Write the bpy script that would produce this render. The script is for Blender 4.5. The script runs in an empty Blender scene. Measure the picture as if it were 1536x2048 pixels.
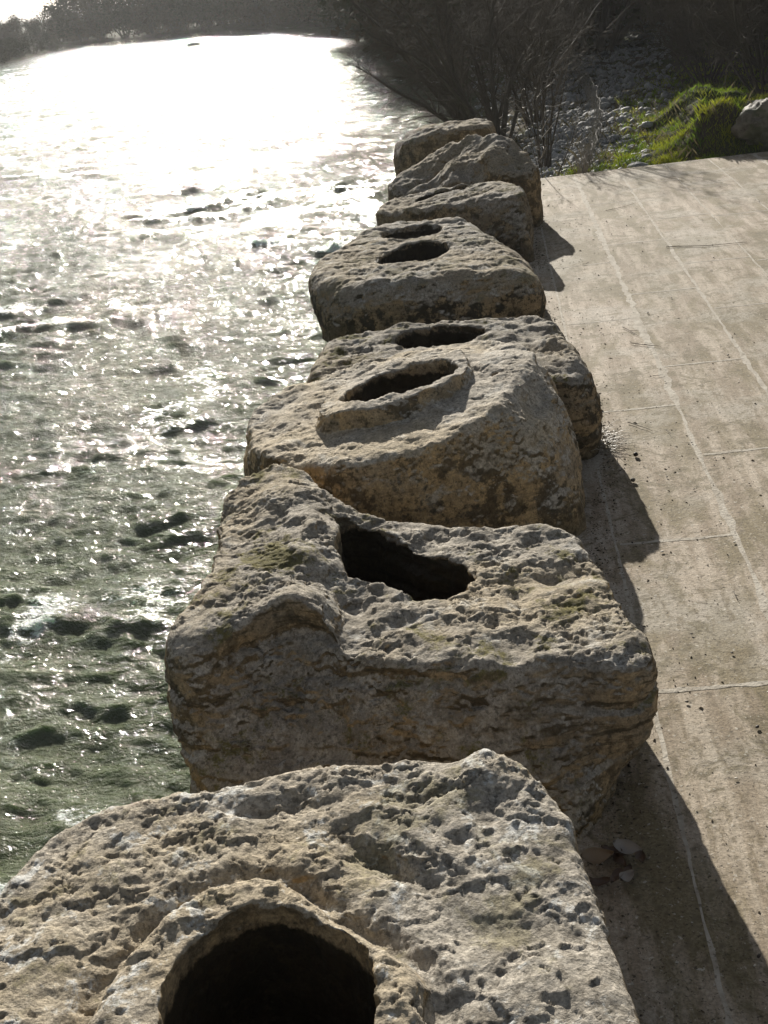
import bpy, math, random
import numpy as np
from mathutils import Matrix, Vector

scene = bpy.context.scene
COL = scene.collection
R = math.radians

# ------------------------------------------------------------------ camera
EYE = 2.1
PITCH, YAW, ROLL = R(24.756), R(-7.358), R(-7.125)
def make_camera():
    cd = bpy.data.cameras.new('camera')
    cd.sensor_fit = 'VERTICAL'; cd.sensor_height = 36.0; cd.lens = 2300.0 / 2048.0 * 36.0
    cd.clip_start = 0.05; cd.clip_end = 3000
    o = bpy.data.objects.new('camera', cd); COL.objects.link(o)
    fwd = Vector((math.sin(YAW) * math.cos(PITCH), math.cos(YAW) * math.cos(PITCH), -math.sin(PITCH)))
    right = Vector((math.cos(YAW), -math.sin(YAW), 0))
    down = fwd.cross(right)
    if down.z > 0: down = -down
    hx = (math.cos(ROLL), math.sin(ROLL)); n = (-math.sin(ROLL), math.cos(ROLL))
    i = right * hx[0] + down * n[0]
    j = right * hx[1] + down * n[1]
    m = Matrix((i, -j, -fwd)).transposed().to_4x4()
    m.translation = Vector((0, 0, EYE))
    o.matrix_world = m
    scene.camera = o
make_camera()

# ------------------------------------------------------------------ light
SUN_AZ, SUN_EL = R(-10.5), R(22.0)
world = bpy.data.worlds.new('World'); scene.world = world; world.use_nodes = True
wn = world.node_tree.nodes; wl = world.node_tree.links
sky = wn.new('ShaderNodeTexSky'); sky.sky_type = 'NISHITA'; sky.sun_disc = False
sky.sun_elevation = SUN_EL; sky.sun_rotation = SUN_AZ
sky.air_density = 1.0; sky.dust_density = 1.2; sky.ozone_density = 1.0
hs = wn.new('ShaderNodeHueSaturation'); hs.inputs['Saturation'].default_value = 0.45
wl.new(sky.outputs[0], hs.inputs['Color']); wl.new(hs.outputs[0], wn['Background'].inputs[0]); wn['Background'].inputs[1].default_value = 0.045
sd = bpy.data.lights.new('sun', 'SUN'); sd.energy = 5.0; sd.angle = R(0.55); sd.color = (1.0, 0.945, 0.85)
so = bpy.data.objects.new('sun', sd); COL.objects.link(so)
sdir = Vector((math.sin(SUN_AZ) * math.cos(SUN_EL), math.cos(SUN_AZ) * math.cos(SUN_EL), math.sin(SUN_EL)))
so.rotation_euler = sdir.to_track_quat('Z', 'Y').to_euler(); so.location = sdir * 40
vs = scene.view_settings
vs.view_transform = 'Standard'; vs.look = 'None'; vs.exposure = 0.62; vs.gamma = 1.0
scene.cycles.max_bounces = 6; scene.cycles.diffuse_bounces = 3; scene.cycles.glossy_bounces = 2
scene.cycles.transparent_max_bounces = 6; scene.cycles.volume_bounces = 0
scene.cycles.sample_clamp_indirect = 4.0

# ------------------------------------------------------------------ numpy noise
def _h(ix, iy, iz, seed):
    h = (ix.astype(np.uint32) * np.uint32(374761393) + iy.astype(np.uint32) * np.uint32(668265263)
         + iz.astype(np.uint32) * np.uint32(2246822519) + np.uint32(seed * 3266489917 & 0xffffffff))
    h = (h ^ (h >> np.uint32(13))) * np.uint32(1274126177)
    return h ^ (h >> np.uint32(16))
def noise(x, y, z, seed=0):
    x = np.asarray(x, np.float32); y = np.asarray(y, np.float32) + np.zeros_like(x); z = np.asarray(z, np.float32) + np.zeros_like(x)
    fx, fy, fz = np.floor(x), np.floor(y), np.floor(z)
    ix, iy, iz = (v.astype(np.int64) + 100000 for v in (fx, fy, fz))
    x = x - fx; y = y - fy; z = z - fz
    u, v, w = (t * t * t * (t * (t * 6 - 15) + 10) for t in (x, y, z))
    out = np.zeros_like(x)
    for a in (0, 1):
        wa = u if a else 1 - u
        for b in (0, 1):
            wb = v if b else 1 - v
            for c in (0, 1):
                wc = w if c else 1 - w
                h = _h(ix + a, iy + b, iz + c, seed)
                gx = (h & np.uint32(1023)).astype(np.float32) / 511.5 - 1
                gy = ((h >> np.uint32(10)) & np.uint32(1023)).astype(np.float32) / 511.5 - 1
                gz = ((h >> np.uint32(20)) & np.uint32(1023)).astype(np.float32) / 511.5 - 1
                out += wa * wb * wc * (gx * (x - a) + gy * (y - b) + gz * (z - c))
    return out * 1.3
def fbm(x, y, z, o=4, seed=0, g=0.5):
    s = 0; a = 1.0; f = 1.0
    for k in range(o):
        s = s + a * noise(x * f, y * f, z * f, seed + k); a *= g; f *= 2.03
    return s
def sstep(a, b, x):
    t = np.clip((x - a) / (b - a), 0, 1); return t * t * (3 - 2 * t)

# ------------------------------------------------------------------ mesh helpers
def mesh_obj(name, verts, faces, mat, parent=None, smooth=True, uv=None):
    verts = np.asarray(verts, np.float32)
    me = bpy.data.meshes.new(name)
    if isinstance(faces, np.ndarray):
        nf, k = faces.shape
        me.vertices.add(len(verts)); me.vertices.foreach_set('co', verts.ravel())
        me.loops.add(nf * k); me.loops.foreach_set('vertex_index', faces.astype(np.int32).ravel())
        me.polygons.add(nf)
        me.polygons.foreach_set('loop_start', np.arange(0, nf * k, k, dtype=np.int32))
        me.polygons.foreach_set('loop_total', np.full(nf, k, np.int32))
        me.update(calc_edges=True); me.validate()
    else:
        me.from_pydata([tuple(map(float, v)) for v in verts], [], faces); me.update()
    me.polygons.foreach_set('use_smooth', np.full(len(me.polygons), smooth, bool))
    if mat: me.materials.append(mat)
    o = bpy.data.objects.new(name, me); COL.objects.link(o)
    if parent: o.parent = parent
    return o
def tag(o, label=None, cat=None, group=None, kind=None):
    if label: o['label'] = label
    if cat: o['category'] = cat
    if group: o['group'] = group
    if kind: o['kind'] = kind
    return o
def empty(name, loc):
    o = bpy.data.objects.new(name, None); COL.objects.link(o); o.location = loc; o.empty_display_size = .1
    return o
def grid_faces(nu, nv):
    i = np.arange(nu - 1)[:, None] * nv + np.arange(nv - 1)[None, :]
    i = i.ravel()
    return np.stack([i, i + 1, i + nv + 1, i + nv], 1)
def tubes(P0, P1, R0, R1, n=4):
    """independent tapered prisms, one per segment"""
    P0 = np.asarray(P0, float); P1 = np.asarray(P1, float); R0 = np.asarray(R0, float); R1 = np.asarray(R1, float)
    d = P1 - P0; L = np.linalg.norm(d, axis=1, keepdims=True) + 1e-9; d = d / L
    P1 = P1 + d * R1[:, None] * .6
    up = np.where(np.abs(d[:, 2:3]) > .9, np.array([[1., 0, 0]]), np.array([[0, 0, 1.]]))
    a = np.cross(d, up); a /= np.linalg.norm(a, axis=1, keepdims=True); b = np.cross(d, a)
    vs_ = []
    for P_, R_ in ((P0, R0), (P1, R1)):
        for k in range(n):
            t = 2 * math.pi * k / n
            vs_.append(P_ + (a * math.cos(t) + b * math.sin(t)) * R_[:, None])
    V = np.stack(vs_, 1)                      # N,2n,3
    N = len(P0); base = (np.arange(N) * 2 * n)[:, None]
    F = []
    for k in range(n):
        k2 = (k + 1) % n
        F.append(base + np.array([[k, k2, n + k2, n + k]]))
    return V.reshape(-1, 3), np.concatenate(F, 0)

# ------------------------------------------------------------------ node helpers
class NT:
    def __init__(s, name):
        s.m = bpy.data.materials.new(name); s.m.use_nodes = True
        s.n = s.m.node_tree.nodes; s.l = s.m.node_tree.links
        s.b = s.n['Principled BSDF']; s.out = s.n['Material Output']
        s.geo = s.n.new('ShaderNodeNewGeometry')
    def link(s, a, b): s.l.new(a, b)
    def mp(s, scale=(1, 1, 1), rot=(0, 0, 0), src=None):
        m = s.n.new('ShaderNodeMapping'); m.inputs['Scale'].default_value = scale; m.inputs['Rotation'].default_value = rot
        s.link(src or s.geo.outputs['Position'], m.inputs['Vector']); return m.outputs[0]
    def noise(s, scale, detail=4, rough=.55, vec=None, dist=0.0):
        t = s.n.new('ShaderNodeTexNoise'); t.inputs['Scale'].default_value = scale; t.inputs['Detail'].default_value = detail
        t.inputs['Roughness'].default_value = rough; t.inputs['Distortion'].default_value = dist
        s.link(vec or s.geo.outputs['Position'], t.inputs['Vector']); return t.outputs['Fac']
    def voro(s, scale, vec=None, feature='F1'):
        t = s.n.new('ShaderNodeTexVoronoi'); t.feature = feature; t.inputs['Scale'].default_value = scale
        s.link(vec or s.geo.outputs['Position'], t.inputs['Vector']); return t.outputs['Distance']
    def ramp(s, fac, lo, hi, a=0.0, b=1.0):
        t = s.n.new('ShaderNodeMapRange'); t.interpolation_type = 'SMOOTHSTEP'
        for k, v in zip(('From Min', 'From Max', 'To Min', 'To Max'), (lo, hi, a, b)): t.inputs[k].default_value = v
        s.link(fac, t.inputs['Value']); return t.outputs[0]
    def math(s, op, a, b=None):
        t = s.n.new('ShaderNodeMath'); t.operation = op
        for k, v in ((0, a), (1, b)):
            if v is None: continue
            if isinstance(v, (int, float)): t.inputs[k].default_value = v
            else: s.link(v, t.inputs[k])
        return t.outputs[0]
    def mix(s, fac, a, b, mode='MIX'):
        t = s.n.new('ShaderNodeMix'); t.data_type = 'RGBA'; t.blend_type = mode
        for k, v in ((0, fac), (6, a), (7, b)):
            if isinstance(v, (int, float)): t.inputs[k].default_value = v
            elif isinstance(v, tuple): t.inputs[k].default_value = (*v, 1)
            else: s.link(v, t.inputs[k])
        return t.outputs[2]
    def bump(s, h, strength, dist, prev=None):
        t = s.n.new('ShaderNodeBump'); t.inputs['Strength'].default_value = strength; t.inputs['Distance'].default_value = dist
        s.link(h, t.inputs['Height'])
        if prev: s.link(prev, t.inputs['Normal'])
        return t.outputs[0]
    def sep(s, v):
        t = s.n.new('ShaderNodeSeparateXYZ'); s.link(v, t.inputs[0]); return t.outputs
    def attr(s, name):
        t = s.n.new('ShaderNodeAttribute'); t.attribute_name = name; return t.outputs['Fac']

def mat_stone(name='limestone', moss=0.35, gold=0.5, dark=0.5, pale=0.5, val=1.0, band=0.4):
    m = NT(name)
    n1 = m.noise(3.0, 6, .62, dist=.3); n2 = m.noise(11.0, 6, .7); n3 = m.noise(42.0, 6, .75); n4 = m.noise(1.6, 4, .55); n5 = m.noise(150, 4, .7)
    nz = m.sep(m.geo.outputs['Normal'])[2]
    pos = m.sep(m.geo.outputs['Position'])
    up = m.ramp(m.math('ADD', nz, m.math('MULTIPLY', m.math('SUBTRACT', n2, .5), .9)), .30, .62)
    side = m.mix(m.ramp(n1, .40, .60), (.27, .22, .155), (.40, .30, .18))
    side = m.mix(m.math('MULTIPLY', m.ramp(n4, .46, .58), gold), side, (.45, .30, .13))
    side = m.mix(m.math('MULTIPLY', m.ramp(m.noise(5.5, 5, .7), .54, .64), .6), side, (.20, .185, .15))
    st = m.math('MULTIPLY', m.ramp(m.math('ADD', n2, m.math('MULTIPLY', n1, .8)), .87, .96), dark)
    st2 = m.math('MULTIPLY', m.ramp(m.noise(52, 4, .65), .55, .62), dark * .85)
    bd = m.math('MULTIPLY', m.ramp(m.noise(1.0, 5, .65, m.mp((2.6, 2.6, 24), (0, R(4), 0)), .5), .51, .60), band)
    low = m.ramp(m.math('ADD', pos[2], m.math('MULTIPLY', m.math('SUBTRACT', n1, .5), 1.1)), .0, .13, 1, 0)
    side = m.mix(st, side, (.035, .032, .024)); side = m.mix(st2, side, (.055, .048, .034))
    side = m.mix(bd, side, (.075, .062, .042))
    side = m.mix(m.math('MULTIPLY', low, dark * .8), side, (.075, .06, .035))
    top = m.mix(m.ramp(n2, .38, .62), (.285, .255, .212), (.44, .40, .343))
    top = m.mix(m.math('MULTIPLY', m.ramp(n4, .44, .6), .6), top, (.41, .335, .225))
    lich = m.math('MULTIPLY', m.ramp(m.math('ADD', m.noise(7.5, 6, .75, dist=.4), m.math('MULTIPLY', n3, .4)), .74, .83), pale)
    top = m.mix(lich, top, (.56, .56, .54))
    ms = m.math('MULTIPLY', m.ramp(m.math('ADD', m.noise(4.2, 6, .72, dist=.5), m.math('MULTIPLY', n3, .35)), .70, .80), moss)
    top = m.mix(ms, top, (.13, .115, .035))
    top = m.mix(m.math('MULTIPLY', m.ramp(m.math('ADD', m.noise(70, 3, .6), m.math('MULTIPLY', n2, .3)), .69, .77), .5), top, (.075, .065, .05))
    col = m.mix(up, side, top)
    col = m.mix(.65, col, m.mix(m.ramp(n3, .36, .64), (.38, .38, .37), (.74, .74, .73)), 'OVERLAY')
    col = m.mix(.6, col, m.mix(m.ramp(n5, .35, .65), (.38, .38, .38), (.70, .70, .70)), 'OVERLAY')
    if val != 1: col = m.mix(1.0, col, (val, val, val), 'MULTIPLY')
    # hole shade painted into the colour, ragged-edged; on the nearest block also damp crust
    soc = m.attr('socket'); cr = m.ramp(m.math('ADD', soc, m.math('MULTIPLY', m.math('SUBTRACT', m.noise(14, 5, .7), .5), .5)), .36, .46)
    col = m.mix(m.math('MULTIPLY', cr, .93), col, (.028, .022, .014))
    m.link(col, m.b.inputs['Base Color'])
    m.b.inputs['Roughness'].default_value = .9; m.b.inputs['Specular IOR Level'].default_value = .2
    bn = m.bump(m.noise(60, 6, .72), .75, .009); bn = m.bump(m.noise(190, 4, .7), .7, .004, bn); bn = m.bump(m.voro(110), .35, .004, bn)
    m.link(bn, m.b.inputs['Normal'])
    return m.m

# ------------------------------------------------------------------ stones: implicit solids meshed by surface nets
def surface_nets(f, org, h):
    ins = f < 0
    c = [(a, b, d) for a in (0, 1) for b in (0, 1) for d in (0, 1)]
    nx, ny, nz = f.shape
    cnt = np.zeros((nx - 1, ny - 1, nz - 1), np.int8)
    for a, b, d in c: cnt += ins[a:nx - 1 + a, b:ny - 1 + b, d:nz - 1 + d]
    act = (cnt > 0) & (cnt < 8)
    I = np.argwhere(act)
    idx = -np.ones(act.shape, np.int64); idx[act] = np.arange(len(I))
    vals = {k: f[I[:, 0] + k[0], I[:, 1] + k[1], I[:, 2] + k[2]] for k in c}
    s = np.zeros((len(I), 3)); w = np.zeros(len(I))
    for k in c:
        for ax in range(3):
            if k[ax] == 1: continue
            k2 = list(k); k2[ax] = 1; k2 = tuple(k2)
            a, b = vals[k], vals[k2]
            cr = (a < 0) != (b < 0)
            t = np.where(cr, a / np.where(cr, a - b, 1), 0)
            p = np.array(k, float)[None, :].repeat(len(I), 0); p[:, ax] = t
            s += p * cr[:, None]; w += cr
    V = (I + s / w[:, None]) * h + np.array(org)
    F = []
    for ax in range(3):
        sl0 = [slice(None)] * 3; sl1 = [slice(None)] * 3
        sl0[ax] = slice(0, -1); sl1[ax] = slice(1, None)
        a = ins[tuple(sl0)]; b = ins[tuple(sl1)]
        E = np.argwhere(a != b)
        o1, o2 = [k for k in range(3) if k != ax]
        ok = (E[:, o1] > 0) & (E[:, o2] > 0) & (E[:, o1] < f.shape[o1] - 1) & (E[:, o2] < f.shape[o2] - 1)
        E = E[ok]; sign = a[E[:, 0], E[:, 1], E[:, 2]]
        q = []
        for da, db in ((-1, -1), (0, -1), (0, 0), (-1, 0)):
            t = E.copy(); t[:, o1] += da; t[:, o2] += db
            q.append(idx[t[:, 0], t[:, 1], t[:, 2]])
        q = np.stack(q, 1)
        flip = sign if ax != 1 else ~sign
        q[~flip] = q[~flip][:, ::-1]
        F.append(q)
    F = np.concatenate(F, 0)
    F = F[(F >= 0).all(1)]
    return V, F

def chaikin(p, n=2):
    p = np.asarray(p, float)
    for _ in range(n):
        q = np.roll(p, -1, 0)
        p = np.stack([p * .75 + q * .25, p * .25 + q * .75], 1).reshape(-1, 2)
    return p
def poly_sdf(X, Y, poly):
    p = np.asarray(poly, float); q = np.roll(p, -1, 0)
    d = np.full(X.shape, 1e9); ins = np.zeros(X.shape, bool)
    for (ax, ay), (bx, by) in zip(p, q):
        ex, ey = bx - ax, by - ay; wx, wy = X - ax, Y - ay
        t = np.clip((wx * ex + wy * ey) / (ex * ex + ey * ey + 1e-12), 0, 1)
        d = np.minimum(d, (wx - ex * t) ** 2 + (wy - ey * t) ** 2)
        c = ((ay > Y) != (by > Y)) & (X < (bx - ax) * (Y - ay) / (by - ay + 1e-12) + ax)
        ins ^= c
    d = np.sqrt(d)
    return np.where(ins, -d, d)
def smax(a, b, k):
    h = np.clip(.5 + .5 * (a - b) / k, 0, 1)
    return b * (1 - h) + a * h + k * h * (1 - h)
def idw(X, Y, pts, power=3.0, soft=.05):
    W = 0; S = 0
    for x, y, z in pts:
        w = 1 / (np.sqrt((X - x) ** 2 + (Y - y) ** 2) + soft) ** power
        W = W + w; S = S + w * z
    return S / W

def build_stone(name, label, mat, top, base, ctrl=(), hole=(), rims=(), h=.008, round_=.045, seed=1, amp=1.0,
                group='carved stone blocks along the river edge', taper=1.0, strata=0.0, zfloor=-.03, bulge=0.02, tilt=None, sculpt=None, pits=1.0, plate=0.0):
    T = chaikin([(x, y) for x, y, z in top]); B = chaikin(base)
    allp = np.concatenate([T, B]); zmax = max(z for *_, z in list(top) + list(ctrl)) + .16
    lo = np.array([allp[:, 0].min() - .08, allp[:, 1].min() - .08, zfloor - .03]); hi = np.array([allp[:, 0].max() + .08, allp[:, 1].max() + .08, zmax])
    n = np.ceil((hi - lo) / h).astype(int) + 1
    xs = lo[0] + np.arange(n[0]) * h; ys = lo[1] + np.arange(n[1]) * h; zs = lo[2] + np.arange(n[2]) * h
    X, Y = np.meshgrid(xs, ys, indexing='ij')
    wx = X + .018 * amp * fbm(X * 5, Y * 5, X * 0 + seed, 3, seed); wy = Y + .018 * amp * fbm(X * 5, Y * 5, X * 0 + seed + 9.5, 3, seed + 5)
    dT = poly_sdf(wx, wy, T).astype(np.float32); dB = poly_sdf(wx, wy, B).astype(np.float32)
    zt = idw(X, Y, list(top) + list(ctrl)).astype(np.float32)
    if sculpt: zt = sculpt(X, Y, zt)
    for poly_o, poly_i, hgt, sharp in rims:     # raised collar between two outlines
        do = poly_sdf(wx, wy, chaikin(poly_o)); di = poly_sdf(wx, wy, chaikin(poly_i)) if poly_i is not None else do * 0 + 1
        zt = zt + hgt(X, Y) * sstep(sharp, -sharp, do)
    zt = zt + amp * (.020 * fbm(X * 4, Y * 4, X * 0 + seed * 1.7, 3, seed + 20) + .008 * fbm(X * 14, Y * 14, X * 0 + 3.3, 3, seed + 30)).astype(np.float32)
    zref = float(np.median(zt[dT < 0]))
    w = np.clip((zref - zs) / max(zref, .1), 0, 1.1) ** taper
    bz = bulge * np.sin(np.clip((zs) / zref, 0, 1) * math.pi)
    d = dT[:, :, None] * (1 - w) + dB[:, :, None] * w - bz
    f = smax(d.astype(np.float32), (zs[None, None, :] - zt[:, :, None]).astype(np.float32), round_)
    f = np.maximum(f, zfloor - zs[None, None, :])
    for poly, zb, fl in hole:                  # outline, floor height, flare
        dh = (poly_sdf(wx, wy, chaikin(poly)) + .011 * fbm(X * 16, Y * 16, X * 0 + seed, 3, seed + 8)).astype(np.float32)
        dd = np.maximum(dh[:, :, None] - fl * (zs[None, None, :] - zref), zb - zs[None, None, :])
        f = smax(f, -dd.astype(np.float32), .014)
    V, F = surface_nets(f.astype(np.float32), lo, h)
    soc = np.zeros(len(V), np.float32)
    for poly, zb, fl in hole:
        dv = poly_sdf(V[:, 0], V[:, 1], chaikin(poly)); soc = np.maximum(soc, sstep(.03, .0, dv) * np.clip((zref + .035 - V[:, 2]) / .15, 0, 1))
    me = bpy.data.meshes.new('t'); me.vertices.add(len(V)); me.vertices.foreach_set('co', V.astype(np.float32).ravel())
    me.loops.add(F.size); me.loops.foreach_set('vertex_index', F.astype(np.int32).ravel()); me.polygons.add(len(F))
    me.polygons.foreach_set('loop_start', np.arange(0, F.size, 4, dtype=np.int32)); me.polygons.foreach_set('loop_total', np.full(len(F), 4, np.int32))
    me.update(calc_edges=True)
    N = np.zeros(len(V) * 3, np.float32); me.vertices.foreach_get('normal', N); N = N.reshape(-1, 3)
    x, y, z = V[:, 0], V[:, 1], V[:, 2]
    sl = 1 - np.clip(N[:, 2], 0, 1)
    # flank undulation, crumbly crust, pits
    wq = .026; w1, w2, w3 = (fbm(x * 14, y * 14, z * 14, 3, seed + q) for q in (41, 43, 45))
    X2, Y2, Z2 = x + wq * w1, y + wq * w2, z + wq * w3
    rough = .25 + .8 * sstep(-.25, .3, fbm(x * 4.5, y * 4.5, z * 4.5, 3, seed + 70))
    dsp = .012 * fbm(x * 6, y * 6, z * 6, 4, seed + 40)
    dsp += .0060 * rough * (1 - .45 * sl) * fbm(X2 * 17, Y2 * 23, Z2 * 23, 5, seed + 50, .68)
    cr_ = np.abs(fbm(X2 * 7, Y2 * 10, Z2 * 9, 4, seed + 55, .6)); dsp -= .009 * rough * (1 - .5 * sl) * sstep(.07, .0, cr_)        # ragged clefts
    le_ = fbm(X2 * 5, Y2 * 8, Z2 * 7, 4, seed + 57, .6); dsp += .007 * (1 - .5 * sl) * (sstep(.02, .07, le_) - .5)                   # flaked ledges
    pit = np.clip(noise(X2 * 30, Y2 * 44, Z2 * 40, seed + 80) - .30, 0, 1); dsp -= pits * pit * .022 * rough
    chunk = np.clip(fbm(X2 * 8, Y2 * 13, Z2 * 12, 3, seed + 90) - .42, 0, 1); dsp -= pits * chunk * .035
    if plate: dsp *= np.where(N[:, 2] > .85, plate, 1)
    if strata:
        wz = z + .03 * fbm(x * 4, y * 4, z * 3, 4, seed + 95, .6) - .05 * x
        g1 = sstep(.55, .95, np.sin(wz * 75) * .5 + .5) * sstep(-.2, .3, noise(x * 3.5, y * 3.5, z * 9, seed + 97))
        dsp -= strata * sl * g1 * .011
    V = V + N * (dsp * amp)[:, None]
    bpy.data.meshes.remove(me)
    cx, cy = float(allp[:, 0].mean()), float(allp[:, 1].mean())
    V = V - np.array([cx, cy, 0])
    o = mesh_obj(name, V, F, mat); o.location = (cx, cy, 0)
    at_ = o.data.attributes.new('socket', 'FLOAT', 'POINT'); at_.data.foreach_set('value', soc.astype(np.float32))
    tag(o, label, 'stone block', group)
    return o

def xy(l): return [(a[0], a[1]) for a in l]

# stone 1: at the photographer's feet
M1 = mat_stone('weathered_limestone', moss=.45, gold=.35, dark=.5, pale=.8)
t = [(-1.16, .95, .40), (-1.2, 1.3, .41), (-1.21, 1.6, .41), (-1.19, 1.78, .41), (-1.16, 1.95, .40), (-1.12, 2.03, .41), (-1.01, 2.09, .42), (-.83, 2.14, .42), (-.63, 2.19, .42), (-.49, 2.20, .43), (-.32, 2.21, .43), (-.19, 2.2, .44), (-.12, 2.2, .465), (-.05, 2.17, .455), (-.01, 2.12, .44), (.03, 2.04, .43), (.06, 1.97, .42), (.075, 1.88, .41), (.095, 1.77, .41), (.115, 1.66, .41), (.14, 1.54, .41), (.165, 1.42, .41), (.18, 1.2, .41), (.16, .95, .40), (-.4, .9, .40)]
hole1 = [(-.71, 1.36), (-.725, 1.46), (-.72, 1.56), (-.695, 1.64), (-.65, 1.70), (-.585, 1.735), (-.515, 1.73), (-.45, 1.69), (-.39, 1.65), (-.34, 1.59), (-.315, 1.5), (-.33, 1.38), (-.4, 1.28), (-.52, 1.23), (-.64, 1.27)]
rim1 = [(-.85, 1.3), (-.86, 1.46), (-.85, 1.56), (-.81, 1.66), (-.75, 1.75), (-.66, 1.82), (-.57, 1.84), (-.49, 1.77), (-.40, 1.69), (-.31, 1.63), (-.23, 1.56), (-.22, 1.42), (-.3, 1.22), (-.5, 1.12), (-.7, 1.15)]
def sc1(X, Y, z):
    # gully outside the collar and a long chipped groove running to the right
    d = poly_sdf(X, Y, chaikin(rim1)); z = z - .022 * np.exp(-((d - .02) / .03) ** 2)
    u = (X + .33) * .80 - (Y - 1.88) * .6; v = (X + .33) * .6 + (Y - 1.88) * .80
    z = z - .035 * np.exp(-(u / .13) ** 2 - (v / .03) ** 2)
    z = z + .02 * np.exp(-((X + .12) / .1) ** 2 - ((Y - 2.12) / .07) ** 2)
    z = z - .03 * np.exp(-((X + .62) / .14) ** 2 - ((Y - 2.06) / .035) ** 2)
    return z
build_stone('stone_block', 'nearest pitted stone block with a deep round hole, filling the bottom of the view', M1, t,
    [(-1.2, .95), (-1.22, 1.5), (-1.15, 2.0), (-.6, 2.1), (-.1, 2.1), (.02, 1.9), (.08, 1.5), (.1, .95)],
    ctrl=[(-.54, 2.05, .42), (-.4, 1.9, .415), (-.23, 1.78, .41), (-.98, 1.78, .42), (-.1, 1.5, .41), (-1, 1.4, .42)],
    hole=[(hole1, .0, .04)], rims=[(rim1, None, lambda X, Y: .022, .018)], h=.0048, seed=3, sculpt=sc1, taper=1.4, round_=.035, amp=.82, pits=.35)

# stone 2
M2 = mat_stone('banded_limestone', moss=.9, gold=.8, dark=.6, pale=.35, band=.85, val=.93)
t = [(-1.05, 2.78, .39), (-1.02, 2.94, .42), (-.98, 3.1, .43), (-1.0, 3.38, .42), (-1.06, 3.60, .40), (-1.05, 3.78, .44), (-.99, 3.90, .46), (-.87, 3.92, .47), (-.75, 3.86, .47), (-.67, 3.73, .45), (-.52, 3.62, .42), (-.34, 3.55, .40), (-.1, 3.47, .40), (.04, 3.49, .41), (.12, 3.44, .41), (.19, 3.34, .40), (.24, 3.1, .40), (.29, 2.84, .405), (.325, 2.69, .40), (.30, 2.60, .40), (.16, 2.62, .40), (0, 2.64, .40), (-.16, 2.64, .40), (-.35, 2.68, .40), (-.49, 2.74, .41), (-.54, 2.78, .44), (-.60, 2.83, .47), (-.68, 2.86, .48), (-.76, 2.82, .46), (-.88, 2.74, .42), (-.97, 2.70, .39)]
hole2 = [(-.6, 3.46), (-.645, 3.55), (-.56, 3.56), (-.47, 3.5), (-.40, 3.41), (-.33, 3.34), (-.22, 3.27), (-.15, 3.19), (-.135, 3.12), (-.18, 3.04), (-.24, 3.01), (-.31, 3.015), (-.38, 3.06), (-.46, 3.1), (-.53, 3.14), (-.565, 3.2), (-.59, 3.32)]
def sc2(X, Y, z):
    # high ridge left of the basin, dropping steeply to it
    r = sstep(-.50, -.66, X + .08 * (Y - 3.1)) * sstep(2.6, 2.85, Y)
    z = z + .045 * r - .02 * np.exp(-((X - .08) / .16) ** 2 - ((Y - 3.12) / .05) ** 2)
    z = z - .035 * np.exp(-((X + .52) / .07) ** 2 - ((Y - 2.84) / .16) ** 2)
    return z
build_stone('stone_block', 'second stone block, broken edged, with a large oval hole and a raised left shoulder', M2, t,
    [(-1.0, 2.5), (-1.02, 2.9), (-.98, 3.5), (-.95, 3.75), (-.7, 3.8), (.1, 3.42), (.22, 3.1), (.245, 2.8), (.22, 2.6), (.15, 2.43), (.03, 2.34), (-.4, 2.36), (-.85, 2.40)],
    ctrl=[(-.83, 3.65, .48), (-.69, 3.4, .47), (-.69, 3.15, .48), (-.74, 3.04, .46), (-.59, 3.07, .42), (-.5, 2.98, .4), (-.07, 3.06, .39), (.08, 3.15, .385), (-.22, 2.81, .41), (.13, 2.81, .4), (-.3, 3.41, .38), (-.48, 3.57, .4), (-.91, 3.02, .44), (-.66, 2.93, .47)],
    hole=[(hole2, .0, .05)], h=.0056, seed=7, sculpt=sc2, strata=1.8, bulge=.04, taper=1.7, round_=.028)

# stone 3: drum top with a raised collar
M3 = mat_stone('pale_limestone', moss=.1, gold=.5, dark=.75, pale=.3, val=1.12)
t = [(-1.07, 4.54, .44), (-1.05, 4.80, .46), (-.9, 4.94, .48), (-.74, 5.03, .5), (-.62, 5.1, .52), (-.46, 5.15, .53), (-.29, 5.16, .55), (-.08, 5.1, .57), (.07, 4.94, .58), (.13, 4.74, .58), (.12, 4.53, .57), (.04, 4.37, .56), (-.04, 4.23, .545), (-.16, 4.12, .53), (-.28, 4.05, .51), (-.4, 3.99, .5), (-.5, 3.95, .49), (-.61, 3.94, .48), (-.72, 3.99, .47), (-.84, 4.06, .46), (-.94, 4.16, .45), (-1.02, 4.32, .44)]
rimo = [(-.775, 4.30), (-.80, 4.42), (-.765, 4.62), (-.69, 4.84), (-.56, 4.96), (-.42, 4.99), (-.28, 4.96), (-.18, 4.86), (-.155, 4.64), (-.185, 4.50), (-.27, 4.39), (-.42, 4.30), (-.56, 4.25), (-.64, 4.28), (-.71, 4.26)]
hole3 = [(-.70, 4.47), (-.68, 4.62), (-.61, 4.78), (-.47, 4.87), (-.34, 4.86), (-.235, 4.77), (-.225, 4.58), (-.30, 4.46), (-.42, 4.38), (-.52, 4.36), (-.57, 4.33), (-.64, 4.37)]
def rim3(X, Y):   # collar stands higher at the front than at the back
    return .018 + .055 * sstep(4.85, 4.35, Y) + .02 * np.exp(-((X + .22) / .12) ** 2 - ((Y - 4.75) / .12) ** 2)
def sc3(X, Y, z):
    # small drilled dot, chipped right shoulder
    z = z - .05 * np.exp(-(((X + .05) ** 2 + (Y - 4.62) ** 2) / .014 ** 2))
    return z - .10 * sstep(.04, .2, X + (4.6 - Y) * .35)
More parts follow.
